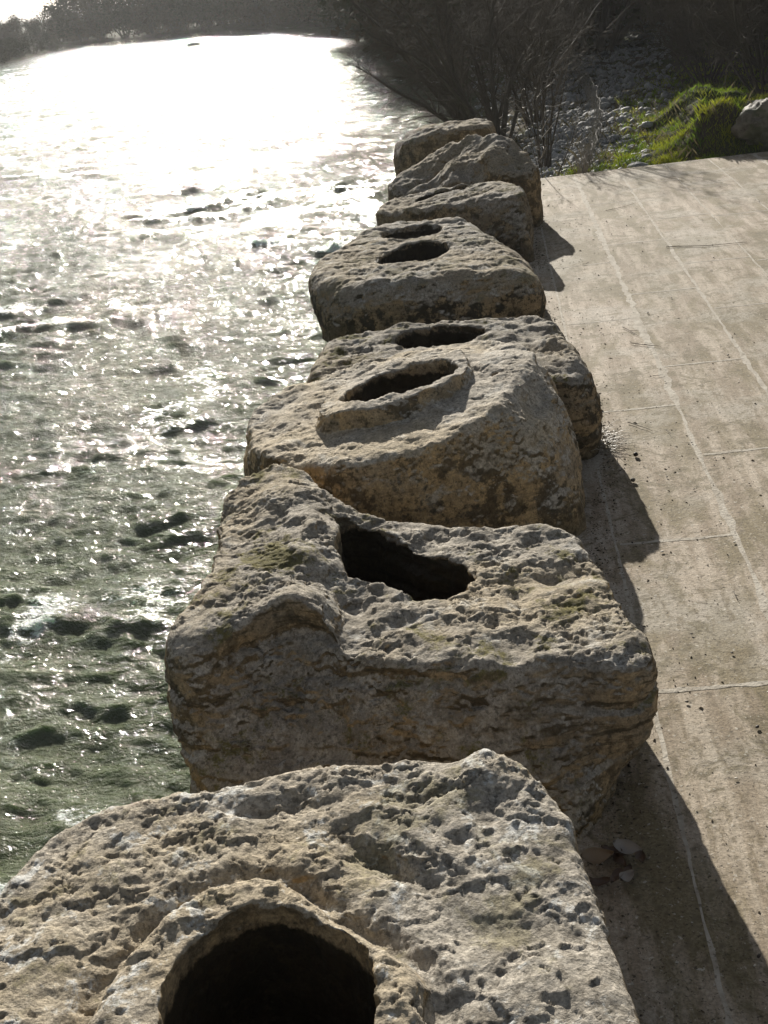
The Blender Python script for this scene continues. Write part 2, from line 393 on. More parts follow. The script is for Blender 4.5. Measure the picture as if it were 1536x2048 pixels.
build_stone('stone_block', 'pale tilted stone block with a round hole inside a raised carved collar', M3, t,
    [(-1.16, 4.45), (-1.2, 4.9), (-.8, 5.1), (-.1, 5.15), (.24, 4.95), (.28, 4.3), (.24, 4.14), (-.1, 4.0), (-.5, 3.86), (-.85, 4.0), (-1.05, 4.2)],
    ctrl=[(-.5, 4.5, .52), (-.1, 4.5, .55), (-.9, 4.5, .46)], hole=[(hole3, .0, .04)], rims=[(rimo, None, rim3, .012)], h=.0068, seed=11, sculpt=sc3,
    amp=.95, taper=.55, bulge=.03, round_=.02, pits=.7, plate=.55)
# stone 4
M4 = mat_stone('mossy_limestone', moss=1.0, gold=.3, dark=.9, pale=.35, val=.8, band=.8)
t = [(-.93, 5.16, .44), (-.94, 5.45, .45), (-.93, 5.64, .46), (-.85, 5.75, .46), (-.68, 5.80, .46), (-.46, 5.84, .46), (-.05, 5.79, .47), (.15, 5.78, .48), (.24, 5.64, .48), (.28, 5.35, .46), (.31, 5.1, .44), (.33, 4.92, .41), (.2, 4.86, .42), (-.4, 4.92, .44), (-.85, 5.0, .44)]
hole4 = [(-.56, 5.62), (-.5, 5.73), (-.35, 5.73), (-.18, 5.70), (-.10, 5.62), (-.12, 5.48), (-.3, 5.40), (-.45, 5.40), (-.54, 5.50)]
build_stone('stone_block', 'dark mossy stone block half hidden behind the pale collared one, slot-like hole near its back', M4, t,
    [(-.95, 5.0), (-1.0, 5.6), (-.6, 5.85), (.2, 5.82), (.36, 5.4), (.40, 4.98), (.3, 4.9), (-.5, 4.95)], hole=[(hole4, .15, .02)], h=.010, seed=17, taper=.6, strata=.8, bulge=.04)
# stone 5
M5 = mat_stone('brown_limestone', moss=.5, gold=.35, dark=.95, pale=.5, val=.8)
t = [(-1.30, 7.85, .34), (-1.30, 8.15, .35), (-1.16, 8.38, .37), (-1.08, 8.80, .38), (-.84, 9.1, .38), (-.38, 9.02, .38), (-.2, 8.8, .38), (-.13, 8.44, .38), (.02, 7.98, .37), (.1, 7.62, .36), (.17, 7.28, .345), (.12, 7.16, .34), (-.01, 7.22, .36), (-.25, 7.28, .37), (-.59, 7.18, .37), (-.86, 7.22, .36), (-1.11, 7.42, .35), (-1.24, 7.6, .34)]
h5a = [(-.89, 8.62), (-.82, 8.78), (-.62, 8.84), (-.44, 8.76), (-.40, 8.6), (-.52, 8.46), (-.72, 8.40), (-.86, 8.48)]
h5b = [(-.86, 7.90), (-.76, 8.18), (-.56, 8.28), (-.38, 8.17), (-.33, 7.94), (-.43, 7.76), (-.61, 7.65), (-.79, 7.70)]
def sc5(X, Y, z): return z - .03 * sstep(-.05, .25, X)
build_stone('stone_block', 'broad stone block pierced by two oval holes, one behind the other', M5, t,
    [(-1.2, 7.2), (-1.3, 8.0), (-1.0, 9.0), (-.2, 9.0), (.2, 8.0), (.25, 7.3), (.2, 7.15), (-.4, 7.1), (-.9, 7.1)], hole=[(h5a, .29, .25), (h5b, .22, .05)], h=.012, seed=23, taper=.8, bulge=.05, round_=.07, sculpt=sc5)
# stone 6
M6 = mat_stone('olive_limestone', moss=.8, gold=.3, dark=.8, pale=.2, val=.72)
t = [(-1.02, 9.70, .35), (-.95, 9.95, .38), (-.75, 10.12, .40), (-.51, 10.12, .43), (-.2, 10.0, .46), (.0, 9.88, .48), (.14, 9.7, .49), (.21, 9.43, .49), (.235, 9.18, .48), (.20, 9.06, .48), (.12, 9.06, .475), (-.09, 9.16, .46), (-.39, 9.32, .42), (-.65, 9.46, .39), (-.89, 9.56, .36)]
h6 = [(-.69, 9.78), (-.56, 9.95), (-.35, 10.0), (-.14, 9.98), (-.12, 9.90), (-.36, 9.74), (-.6, 9.68)]
build_stone('stone_block', 'olive stained stone block whose top slants up to the right, shallow long dish in it', M6, t,
    [(-1.02, 9.8), (-.9, 10.1), (0, 10.0), (.24, 9.6), (.27, 9.0), (.24, 8.85), (.0, 8.95), (-.3, 9.2), (-.9, 9.6)], hole=[(h6, .36, .1)], h=.013, seed=29, taper=.9, round_=.05)
# stone 7
M7 = mat_stone('grey_limestone', moss=.4, gold=.35, dark=.7, pale=.15, val=.7)
t = [(-1.0, 10.85, .42), (-.85, 11.1, .46), (-.72, 11.2, .5), (-.56, 11.2, .57), (-.36, 11.1, .68), (-.15, 11.0, .74), (.02, 10.85, .73), (.16, 10.7, .70), (.29, 10.5, .62), (.35, 10.3, .53), (.33, 10.14, .48), (.15, 10.05, .48), (-.2, 10.2, .42), (-.6, 10.4, .34), (-.9, 10.6, .34)]
def sc7(X, Y, z):
    d = np.abs((X + .55) * .45 - (Y - 10.85) * .3 )
    g = np.exp(-(((X + .50) * .5 + (Y - 10.75) * -.85) / .05) ** 2) * sstep(-.85, -.65, X) * sstep(-.15, -.35, X)
    return z - .09 * g + .05 * np.exp(-(((X - .02) / .12) ** 2 + ((Y - 10.55) / .25) ** 2))
build_stone('stone_block', 'tallest humped stone block, rough grooved slope falling to its left', M7, t,
    [(-1.0, 10.7), (-.9, 11.2), (0, 11.2), (.36, 10.7), (.38, 10.2), (.3, 10.08), (-.3, 10.2), (-.8, 10.5)], ctrl=[(-.28, 10.6, .60), (0, 10.35, .64), (-.65, 10.7, .40)], h=.013, seed=31, taper=1.0, round_=.08, sculpt=sc7, amp=1.3)
# stone 8
M8 = mat_stone('tan_limestone', moss=.6, gold=.4, dark=.6, pale=.1, val=.75)
t = [(-1.06, 12.4, .42), (-1.0, 12.75, .52), (-.88, 12.95, .61), (-.65, 12.9, .65), (-.35, 12.75, .665), (-.1, 12.6, .68), (.02, 12.4, .67), (.02, 12.2, .64), (-.1, 12.1, .66), (-.5, 12.2, .65), (-.85, 12.3, .58)]
build_stone('stone_block', 'farthest upright tan stone block with a rounded left corner, in front of the willow', M8, t,
    [(-1.05, 12.3), (-1.0, 12.9), (-.3, 12.9), (.05, 12.6), (.06, 12.1), (-.5, 12.1)], h=.014, seed=37, round_=.07)

# ------------------------------------------------------------------ pavement
EDGE = lambda x: 12.55 + .092 * x
def mat_pave():
    m = NT('worn_concrete')
    big = m.noise(1.6, 5, .6); med = m.noise(9, 6, .65); fine = m.noise(120, 4, .7)
    streak = m.noise(1.0, 6, .65, m.mp((14, 1.1, 1), (0, 0, R(-3))))
    wear = m.noise(1.0, 5, .6, m.mp((5, 1.4, 1)), dist=.5)
    p_ = m.sep(m.geo.outputs['Position'])
    wn_ = m.n.new('ShaderNodeTexWhiteNoise'); wn_.noise_dimensions = '2D'
    cb = m.n.new('ShaderNodeCombineXYZ'); m.link(m.math('FLOOR', m.math('DIVIDE', m.math('SUBTRACT', p_[0], .37), .463)), cb.inputs[0]); m.link(m.math('FLOOR', m.math('DIVIDE', p_[1], 1.53)), cb.inputs[1])
    m.link(cb.outputs[0], wn_.inputs[0])
    c = m.mix(m.ramp(streak, .36, .64), (.275, .218, .155), (.46, .392, .31))
    c = m.mix(m.math('MULTIPLY', m.ramp(wear, .47, .60), .8), c, (.185, .15, .08))
    c = m.mix(m.math('MULTIPLY', m.ramp(big, .48, .62), .6), c, (.42, .385, .325))
    c = m.mix(m.math('MULTIPLY', m.ramp(m.noise(4.5, 7, .78, dist=.8), .52, .60), .7), c, (.145, .12, .065))
    c = m.mix(m.math('MULTIPLY', m.ramp(m.noise(1.0, 6, .75, m.mp((22, 7, 1))), .52, .62), .6), c, (.16, .125, .07))
    c = m.mix(m.math('MULTIPLY', m.ramp(m.noise(30, 6, .75), .53, .63), .7), c, (.12, .098, .062))
    c = m.mix(m.math('MULTIPLY', m.ramp(m.noise(85, 3, .6), .59, .66), .8), c, (.06, .05, .035))
    c = m.mix(m.math('MULTIPLY', m.ramp(m.noise(55, 3, .6), .62, .69), .6), c, (.60, .57, .5))
    c = m.mix(.8, c, m.mix(m.ramp(fine, .3, .7), (.3, .3, .3), (.70, .70, .70)), 'OVERLAY')
    c = m.mix(.5, c, m.mix(wn_.outputs[0], (.40, .40, .38), (.58, .58, .60)), 'OVERLAY')
    m.link(c, m.b.inputs['Base Color']); m.b.inputs['Roughness'].default_value = .82
    m.b.inputs['Specular IOR Level'].default_value = .3
    bn = m.bump(m.noise(6, 4, .6), .4, .012); bn = m.bump(m.noise(55, 5, .7), .6, .005, bn)
    m.link(bn, m.b.inputs['Normal'])
    return m.m
nx, ny = 60, 90
xs = np.linspace(-.68, 9, nx); V = []
for i, x in enumerate(xs):
    for j in range(ny):
        t_ = j / (ny - 1); V.append((x, -3 + (EDGE(x) + 3) * t_, 0))
V = np.array(V); 
V[:, 1] += np.where(np.arange(len(V)) % ny == ny - 1, .02 * noise(V[:, 0] * 4, 0 * V[:, 0], 0 * V[:, 0] + 3, 1), 0)
F = grid_faces(nx, ny)[:, ::-1]
top_n = len(V)
# skirt: river face and end face
ring = [j for j in range(ny)] + [i * ny + ny - 1 for i in range(1, nx)]
low = V[ring].copy(); low[:, 2] = -2.0
V2 = np.concatenate([V, V[ring], low]); k = len(ring)
q = np.array([[top_n + a, top_n + a + 1, top_n + k + a + 1, top_n + k + a] for a in range(k - 1)])
pave = tag(mesh_obj('pavement', V2, np.concatenate([F, q]), mat_pave(), smooth=False), kind='structure')
def mat_mortar():
    m = NT('joint_mortar'); n_ = m.noise(14, 5, .7)
    c = m.mix(m.ramp(n_, .35, .65), (.34, .30, .24), (.49, .45, .38)); c = m.mix(m.math('MULTIPLY', m.ramp(m.noise(50, 3), .58, .68), .8), c, (.10, .08, .055))
    m.link(c, m.b.inputs['Base Color']); m.b.inputs['Roughness'].default_value = .9
    m.link(m.bump(m.noise(70, 4), .7, .006), m.b.inputs['Normal']); return m.m
MM = mat_mortar()
def ribbon(ax, ay, bx, by, w, seed, acc, off=0.0):
    L = math.hypot(bx - ax, by - ay); n = max(6, int(L / .018)); t = np.linspace(0, 1, n)
    x = ax + (bx - ax) * t; y = ay + (by - ay) * t; nxx, nyy = -(by - ay) / L, (bx - ax) / L
    s = t * L
    mid = .008 * noise(s * 2.2, 0 * s + seed, 0 * s, 3) + .003 * noise(s * 16, 0 * s + seed, 0 * s, 4)
    on = .25 + .75 * sstep(-.5, -.1, noise(s * 1.3, 0 * s + seed + .7, 0 * s, 6))
    wl_ = w * on * (.45 + 1.0 * np.clip(.5 + fbm(s * 9, 0 * s + seed, 0 * s, 3, 7), 0, 1.4)) * (1 + .7 * np.clip(noise(s * 1.1, 0 * s + seed, 0 * s, 9), 0, 1) * 2)
    wr_ = w * on * (.45 + 1.0 * np.clip(.5 + fbm(s * 9, 0 * s + seed + 40, 0 * s, 3, 8), 0, 1.4))
    A = np.stack([x + nxx * (mid + wl_), y + nyy * (mid + wl_), 0 * x + .0005 + off], 1); B = np.stack([x + nxx * (mid - wr_), y + nyy * (mid - wr_), 0 * x + .0005 + off], 1)
    b0 = acc['n']; i = np.arange(n - 1)
    acc['v'] += [A, B]; acc['f'].append(np.stack([b0 + i, b0 + n + i, b0 + n + i + 1, b0 + i + 1], 1)); acc['n'] += 2 * n
acc = dict(v=[], f=[], n=0)
JX = [.37, .83, 1.29, 1.78, 2.24, 2.70, 3.17, 3.63, 4.1, 4.56, 5.02, 5.5, 6.0]
for k_, x in enumerate(JX):
    ribbon(x, -2.5, x - .01, EDGE(x) - .03, (.007, .020, .010, .006)[k_ % 4], k_ * 3.7, acc)
TR = {(.37, .83): [1.2, 3.06, 4.07, 5.53, 7.12, 8.62, 10.3, 11.6], (.83, 1.29): [2.0, 3.3, 4.9, 6.16, 7.7, 9.2, 10.9], (1.29, 1.78): [4.1, 5.7, 7.2, 8.4, 10.0, 11.7], (1.78, 2.24): [6.8, 8.3, 9.9, 11.2],
      (2.24, 2.7): [6.1, 7.7, 9.1, 10.6], (2.7, 3.17): [8.4, 9.8, 11.5]}
for (a, b), ys_ in TR.items():
    for y in ys_: ribbon(a + .012, y - .01, b - .012, y + .012, .0085, a * 7 + y * 3, acc, .0005)
tag(mesh_obj('pavement_joint', np.concatenate(acc['v']), np.concatenate(acc['f']), MM, parent=pave, smooth=False), kind='structure')

# ------------------------------------------------------------------ river
SHORE = [(-.2, 12.4), (-.35, 15), (-.5, 18), (-.5, 22), (-.3, 31), (-3.0, 43), (-6, 65), (-9.5, 88), (-13.5, 100), (-20, 113), (-28, 129), (-38, 137), (-50, 145), (-75, 152), (-140, 165)]
def shore_sd(X, Y):      # positive on the right-hand / far bank
    poly = SHORE + [(-140, 600), (500, 600), (500, -60), (-.2, -60)]
    return -poly_sdf(X, Y, poly)
def spit_sd(X, Y):
    return -poly_sdf(X, Y, [(-39.3, 95), (-40.5, 105), (-43.5, 128), (-47, 133), (-60, 128), (-75, 110), (-60, 92), (-45, 88)])
def mat_water():
    m = NT('river_water')
    foam = m.attr('foam')
    n_ = m.noise(16, 6, .75, m.mp((1, 1.6, 1))); 
    ff = m.ramp(m.math('ADD', foam, m.math('MULTIPLY', m.math('SUBTRACT', n_, .5), 1.5)), .38, .66)
    murk = m.mix(m.ramp(m.noise(.7, 3, .5), .35, .65), (.100, .118, .070), (.145, .162, .105))
    c = m.mix(ff, murk, (.72, .77, .74))
    m.link(c, m.b.inputs['Base Color'])
    m.link(m.math('ADD', m.math('MULTIPLY', ff, .5), .05), m.b.inputs['Roughness'])
    m.b.inputs['IOR'].default_value = 1.33; m.b.inputs['Specular IOR Level'].default_value = .45
    m.b.inputs['Subsurface Weight'].default_value = .5; m.b.inputs['Subsurface Radius'].default_value = (.10, .14, .07); m.b.inputs['Subsurface Scale'].default_value = 1.0
    v = m.mp((1.0, 1.7, 1))
    bn = m.bump(m.noise(4.0, 3, .55, v, .3), 1.0, .05)
    fl = m.ramp(m.noise(1.0, 4, .6, m.mp((.35, .9, 1)), 1.2), .36, .62, .4, 1.0)
    def vb(h, d, prev):
        t = m.n.new('ShaderNodeBump'); t.inputs['Distance'].default_value = d; m.link(fl, t.inputs['Strength']); m.link(h, t.inputs['Height']); m.link(prev, t.inputs['Normal']); return t.outputs[0]
    bn = vb(m.noise(14, 4, .6, v, .6), .030, bn)
    bn = vb(m.noise(45, 3, .6, m.mp((1, 1.3, 1)), .3), .0165, bn)
    m.link(bn, m.b.inputs['Normal'])
    return m.m
ys0 = np.concatenate([np.linspace(-8, 2.4, 60, endpoint=False), 2.4 * (175 / 2.4) ** np.linspace(0, 1, 900)])
tt = np.linspace(-1.15, .12, 720)
Yg, Tg = np.meshgrid(ys0, tt, indexing='ij'); Xg = Tg * (Yg + 10)
def water_h(X, Y):
    z0 = 0 * X
    band = .30 + .70 * sstep(8, 12, Y) * (1 - .6 * sstep(28, 60, Y))
    side = .45 + .55 * sstep(-18, -6, X + (Y - 14) * .15)
    wob = 1.5 * noise(X * .16, Y * .2, z0 + 3, 61) + .55 * noise(X * .45, Y * .5, z0, 62)
    def train(lam, seed, turn, sharp, ph):      # long broken crests lying across the current
        n_ = 1.7 * fbm(X * .55 / lam, Y * .8 / lam, z0 + seed, 3, seed, .55)
        p = (Y + turn * X + wob * ph) / lam + n_
        c = (.5 + .5 * np.sin(2 * math.pi * p)) ** sharp
        return c * sstep(-.35, .35, fbm(X * .35 / lam, Y * .6 / lam, z0 + 9, 2, seed + 5))
    c1 = train(2.1, 101, .10, 1.2, 1.0); c2 = train(1.05, 111, -.06, 1.5, .8); c3 = train(.52, 121, .14, 1.3, .6); c4 = train(.24, 131, -.05, 1.2, .4)
    near = 1 - .75 * sstep(12, 40, Y)
    h = .058 * band * side * c1 + .029 * (.45 + .55 * band) * c2 + .030 * c3 * (.6 + .4 * band) + .011 * c4 * near
    sw = .035 * fbm(X * .6, Y * 1.1, z0, 3, 14)
    rp = .029 * fbm(X * 3.4 + wob, Y * 5.4, z0, 4, 15, .62) * (.3 + .7 * near)
    sp = .08 * np.exp(-((X + 2.1) / .30) ** 2 - ((Y - 14.5) / .18) ** 2) + .07 * np.exp(-((X + 3.1) / .30) ** 2 - ((Y - 15.3) / .16) ** 2)
    lump = 1 + 1.3 * fbm(X * 7, Y * 7, z0, 4, 71, .65)
    yc = 5.35 + .22 * noise(X * .8, z0 + 2, z0, 20) - .05 * X
    st = .07 * np.exp(-(np.where(Y > yc, (Y - yc) / .40, (Y - yc) / .24)) ** 2) * sstep(-1.3, -2.6, X) * (.75 + 1.1 * noise(X * 1.3, Y * .5, z0, 21))
    fm = 1.1 * np.clip(c1 - .45, 0, 1) * band * side + .55 * np.clip(c2 - .5, 0, 1) * band + np.clip(sp * 15 * lump, 0, 1)
    fm = fm + .62 * np.clip(st / .07, 0, 1.2) * (.6 + .8 * fbm(X * 2.2, Y * 4, z0, 3, 25))
    # drifting foam threads drawn out by the eddies
    ux = X * .55 + .9 * noise(X * .4, Y * .4, z0 + 5, 81); uy = Y * .8 + .9 * noise(X * .4, Y * .4, z0 + 15, 82)
    th = 1 - np.abs(fbm(ux, uy, z0, 3, 83, .6)) * 3.2
    fm = fm + .60 * sstep(.30, .95, th) * sstep(-.15, .25, noise(X * .3, Y * .35, z0, 84)) * (.45 + .55 * sstep(14, 5, Y))
    return h + sw + rp + sp * lump + st * (.8 + .2 * lump), fm
Hh, foam = water_h(Xg, Yg)
V = np.stack([Xg, Yg, -1.0 + Hh], 2).reshape(-1, 3)
wo = mesh_obj('river_water', V, grid_faces(*Xg.shape)[:, ::-1], mat_water())
at = wo.data.attributes.new('foam', 'FLOAT', 'POINT'); at.data.foreach_set('value', foam.astype(np.float32).ravel())
tag(wo, kind='structure')

# ------------------------------------------------------------------ banks and plain
def ground_h(X, Y):
    d = shore_sd(X, Y); s2 = spit_sd(X, Y)
    near = sstep(60, 30, Y)
    h = -1.7 + 1.35 * sstep(-1.6, 1.5, d) * near + (1.0 - .0) * sstep(-1.5, 2.5, d) * (1 - near) + .9 * sstep(8, 60, d) * (1 - near) + .55 * sstep(3, 8, X) * near
    h = h + 1.0 * sstep(-1, 3, s2)
    lift = sstep(18, 13, Y) * sstep(-.2, 1.0, X)
    h = h + .22 * lift
    h += .44 * np.exp(-((X - 2.45) / .62) ** 2 - ((Y - 13.55) / .42) ** 2) + .30 * np.exp(-((X - 3.5) / .9) ** 2 - ((Y - 13.9) / .7) ** 2)
    h += .42 * np.exp(-((X - 2.85) / .40) ** 2 - ((Y - 17.6) / .5) ** 2) + .30 * np.exp(-((X - 3.6) / 1.2) ** 2 - ((Y - 17.2) / .9) ** 2)
    h += .22 * np.clip(fbm(X * 1.6, Y * 1.6, 0 * X, 3, 35), -.4, 1) * sstep(1.6, 2.3, X) * near * sstep(12.9, 13.4, Y)
    h += (.05 * fbm(X * 1.1, Y * 1.1, 0 * X, 4, 31) + .02 * fbm(X * 6, Y * 6, 0 * X, 3, 33)) * sstep(-2.0, .5, d)
    # the cut strip right behind the pavement edge stays below it
    e = Y - (12.55 + .092 * X)
    h = np.where((e < .25) & (X > -.5), np.minimum(h, -.10 - .1 * (X < .3)), h)
    return h
def mat_ground():
    m = NT('bank_soil'); pos = m.sep(m.geo.outputs['Position'])
    g = m.ramp(m.noise(1.3, 5, .65), .46, .60)
    soil = m.mix(m.noise(9, 6, .7), (.05, .042, .03), (.135, .115, .085))
    c = m.mix(m.math('MULTIPLY', g, .8), soil, (.05, .075, .018))
    m.link(c, m.b.inputs['Base Color']); m.b.inputs['Roughness'].default_value = .95; m.b.inputs['Specular IOR Level'].default_value = .1
    m.link(m.bump(m.noise(22, 6, .75), 1.0, .05), m.b.inputs['Normal']); return m.m
MG = mat_ground()
ys1 = np.concatenate([np.linspace(12.56, 20, 190, endpoint=False), 20 * (460 / 20) ** np.linspace(0, 1, 260)])
tt = np.linspace(-.62, .42, 420)
Yg, Tg = np.meshgrid(ys1, tt, indexing='ij'); Xg = Tg * (Yg + 8) + .02
Yg2 = Yg + .092 * np.clip(Xg, -1, 12) * sstep(16, 12.56, Yg)
V = np.stack([Xg, Yg2, ground_h(Xg, Yg2)], 2).reshape(-1, 3)
tag(mesh_obj('river_bank', V, grid_faces(*Xg.shape)[:, ::-1], MG), kind='structure')
mfar = NT('far_field'); mfar.link(mfar.mix(mfar.noise(.02, 4), (.06, .075, .03), (.10, .10, .05)), mfar.b.inputs['Base Color']); mfar.b.inputs['Roughness'].default_value = 1
yy = np.array([-400., 1400.]); V = np.array([(-1600, -400, -2.1), (1600, -400, -2.1), (1600, 440, -2.1), (-1600, 440, -2.1)])
tag(mesh_obj('river_bed', V, [(0, 1, 2, 3)], MG, smooth=False), kind='structure')
xs = np.linspace(-1500, 1500, 121); ysf = np.linspace(200, 2200, 40); Xf, Yf = np.meshgrid(xs, ysf, indexing='ij')
Zf = -.4 + 2.2 * sstep(400, 1800, Yf) + 1.5 * noise(Xf * .004, Yf * .004, 0 * Xf, 5) * sstep(300, 900, Yf)
tag(mesh_obj('distant_plain', np.stack([Xf, Yf, Zf], 2).reshape(-1, 3), grid_faces(*Xf.shape)[:, ::-1], mfar.m), kind='structure')

# ------------------------------------------------------------------ pebbles and boulders
def mat_rock(name, a, b, moss=.0):
    m = NT(name); c = m.mix(m.ramp(m.noise(7, 5, .65), .35, .65), a, b)
    c = m.mix(m.math('MULTIPLY', m.ramp(m.noise(26, 4), .55, .65), .5), c, (.05, .045, .035))
    if moss: c = m.mix(m.math('MULTIPLY', m.ramp(m.noise(3, 4), .5, .6), moss), c, (.05, .07, .015))
    m.link(c, m.b.inputs['Base Color']); m.b.inputs['Roughness'].default_value = .7
    m.link(m.bump(m.noise(35, 5, .7), .6, .02), m.b.inputs['Normal']); return m.m
def ico(sub):
    import bmesh
    bm = bmesh.new(); bmesh.ops.create_icosphere(bm, subdivisions=sub, radius=1)
    v = np.array([p.co[:] for p in bm.verts]); f = np.array([[q_.index for q_ in p.verts] for p in bm.faces]); bm.free(); return v, f
iv, if_ = ico(2); iv1, if1 = ico(1); iv4, if4 = ico(5)
rng = np.random.default_rng(5)
MP = mat_rock('river_pebble', (.17, .175, .175), (.37, .375, .37))
def in_path(x, y):          # strip of bare shingle running away beside the netting
    c0 = 1.35 + (y - 13) * .078
    return np.exp(-((x - c0) / (1.1 + .03 * (y - 13))) ** 2)
vv, ff_ = [], []; n_ = 0; cnt = 0
while cnt < 13000:
    y = 12.8 + 44 * rng.random() ** 2.0; x = rng.uniform(-.4, 2.2 + .12 * (y - 12)) if rng.random() < .8 else rng.uniform(-.5, .5 + .2 * (y - 12))
    if rng.random() > .12 + .88 * in_path(x, y): continue
    if x > 1.25 and y < 16 and rng.random() < .6: continue
    if (x > 1.75 and y < 15) or (x > 2.2 and y < 19): continue
    if rng.random() < .75 * math.exp(-((x - .95) / .5) ** 2 - ((y - 13.2) / .7) ** 2): continue
    s = rng.lognormal(-3.5, .5) * (.85 + .03 * (y - 12))
    z = float(ground_h(np.array([x]), np.array([y]))[0]) if False else 0
    v = iv1 * (1 + .12 * rng.standard_normal((len(iv1), 1))) * s * np.array([1, rng.uniform(.6, 1), rng.uniform(.45, .75)])
    a = rng.uniform(0, 6.28); c_, s_ = math.cos(a), math.sin(a)
    v = np.stack([v[:, 0] * c_ - v[:, 1] * s_, v[:, 0] * s_ + v[:, 1] * c_, v[:, 2]], 1)
    vv.append((v, x, y, s)); ff_.append(if1 + n_); n_ += len(v); cnt += 1
px = np.array([q_[1] for q_ in vv]); py = np.array([q_[2] for q_ in vv]); pz = ground_h(px, py)
V = np.concatenate([q_[0] + np.array([q_[1], q_[2], pz[i] + q_[3] * .15]) for i, q_ in enumerate(vv)])
tag(mesh_obj('gravel', V, np.concatenate(ff_), MP), 'grey shingle strewn over the bank behind the pavement', None, None, 'stuff')

def rock(name, label, cat, x, y, s, sq, mat, seed, sub=4, group=None, sink=.3, rz=0.0):
    v = iv4.copy() if sub > 3 else iv.copy(); f = if4 if sub > 3 else if_
    d = 1 + .28 * fbm(v[:, 0] * 1.1 + seed, v[:, 1] * 1.1, v[:, 2] * 1.1, 3, seed) 
    if sub > 3: d = d + .10 * fbm(v[:, 0] * 4 + seed, v[:, 1] * 4, v[:, 2] * 4, 5, seed + 3, .65) - .05 * sstep(.1, 0, np.abs(fbm(v[:, 0] * 2 + seed, v[:, 1] * 2, v[:, 2] * 2, 3, seed + 9)))
    v = v * d[:, None] * s * np.array(sq)
    c_, s_ = math.cos(rz), math.sin(rz); v = np.stack([v[:, 0] * c_ - v[:, 1] * s_, v[:, 0] * s_ + v[:, 1] * c_, v[:, 2]], 1)
    o = mesh_obj(name, v, f, mat)
    z = float(ground_h(np.array([x]), np.array([y]))[0]); z = max(z, -1.05)
    o.location = (x, y, z + s * sq[2] * (1 - sink) * .6)
    return tag(o, label, cat, group)
MB_ = mat_rock('boulder_stone', (.09, .08, .06), (.21, .18, .135), .5)
rock('boulder', 'rounded tan boulder resting on the dark grassy mound at the right edge', 'boulder', 3.0, 13.28, .42, (1.0, .8, .72), MB_, 4, rz=.4, sink=.45)
rock('boulder', 'smaller grey boulder low on the right edge, under the tan one', 'boulder', 3.35, 12.98, .24, (1, .8, .7), MB_, 9, sink=.2)
MC = mat_rock('cobble_stone', (.17, .175, .175), (.30, .305, .30))
cob = [(1.55, 13.1), (1.15, 13.0), (.75, 13.2), (1.9, 15.0), (1.75, 16.2), (2.05, 16.0), (1.9, 17.3), (1.45, 15.0), (1.2, 16.4), (.9, 17.6), (.75, 15.4), (1.05, 14.6), (.45, 16.2), (.6, 18.9), (1.4, 19.0), (2.2, 20.1), (1.0, 21.0), (.5, 14.5), (2.6, 22.5), (1.8, 23.5)]
for k_, (x, y) in enumerate(cob):
    rock('cobble', 'smooth blue-grey river cobble lying among the shingle of the bank', 'cobble', x, y, rng.uniform(.07, .14), (1, rng.uniform(.6, .9), rng.uniform(.45, .65)), MC, 40 + k_, sub=2, group='cobbles on the bank', rz=rng.uniform(0, 3))
MD = mat_rock('wet_rock', (.03, .03, .03), (.07, .065, .06))
rock('river_rock', 'small dark rock breaking the bright water far upstream', 'rock', -22.3, 94, .40, (1.3, .7, .45), MD, 77, sub=2, sink=-.6)
rock('river_rock', 'tiny dark stone in the glare, nearer than the other river rock', 'rock', -14.2, 62, .10, (1.3, .7, .5), MD, 79, sub=2, sink=-.8)

# ------------------------------------------------------------------ grass
def mat_grass(name, a, b):
    m = NT(name); c = m.mix(m.ramp(m.noise(2.5, 3), .35, .65), a, b)
    tr = m.n.new('ShaderNodeBsdfTranslucent'); mx = m.n.new('ShaderNodeMixShader'); mx.inputs[0].default_value = .38
    m.link(c, m.b.inputs['Base Color']); m.link(c, tr.inputs[0]); m.link(m.b.outputs[0], mx.inputs[1]); m.link(tr.outputs[0], mx.inputs[2]); m.link(mx.outputs[0], m.out.inputs[0])
    m.b.inputs['Roughness'].default_value = .6; m.b.inputs['Specular IOR Level'].default_value = .2; return m.m
def blades(n, xr, yr, dens, hr, wid, seed, zoff=0):
    r = np.random.default_rng(seed); x = r.uniform(*xr, n); y = yr[0] + (yr[1] - yr[0]) * r.random(n) ** 1.5
    keep = r.random(n) < dens(x, y); x, y = x[keep], y[keep]; z = ground_h(x, y) - .01
    a = r.uniform(0, 2 * math.pi, len(x)); h = r.uniform(*hr, len(x)) * (.55 + 1.3 * np.clip(noise(x * 5, y * 5, 0 * x, seed) + .3, 0, 1.2)); le = r.normal(0, .35, (len(x), 2)) * h[:, None]
    w = wid * (1 + .04 * (y - 12))
    dx, dy = np.cos(a) * w, np.sin(a) * w
    V = np.stack([np.stack([x - dx, y - dy, z], 1), np.stack([x + dx, y + dy, z], 1), np.stack([x + dx * .6 + le[:, 0] * .4, y + dy * .6 + le[:, 1] * .4, z + h * .6], 1),
                  np.stack([x + le[:, 0], y + le[:, 1], z + h], 1)], 1).reshape(-1, 3)
    i = np.arange(len(x))[:, None] * 4
    return V, i + np.array([[0, 1, 3, 2]])
def gd(x, y):
    n_ = noise(x * 1.3, y * 1.3, 0 * x + 2, 51) + .5 * noise(x * 4, y * 4, 0 * x, 52)
    m1 = sstep(.9, 1.7, x - (y - 13) * .11) * sstep(30, 19, y)
    m2 = 1.2 * np.exp(-((x - .9) / .55) ** 2 - ((y - 13.2) / .8) ** 2)
    return np.clip(sstep(-.42, -.02, n_) * np.maximum(m1, m2) - .25 * in_path(x, y) * (y > 15), 0, 1)
V, F = blades(190000, (.2, 6.5), (12.85, 28), gd, (.03, .085), .0045, 3)
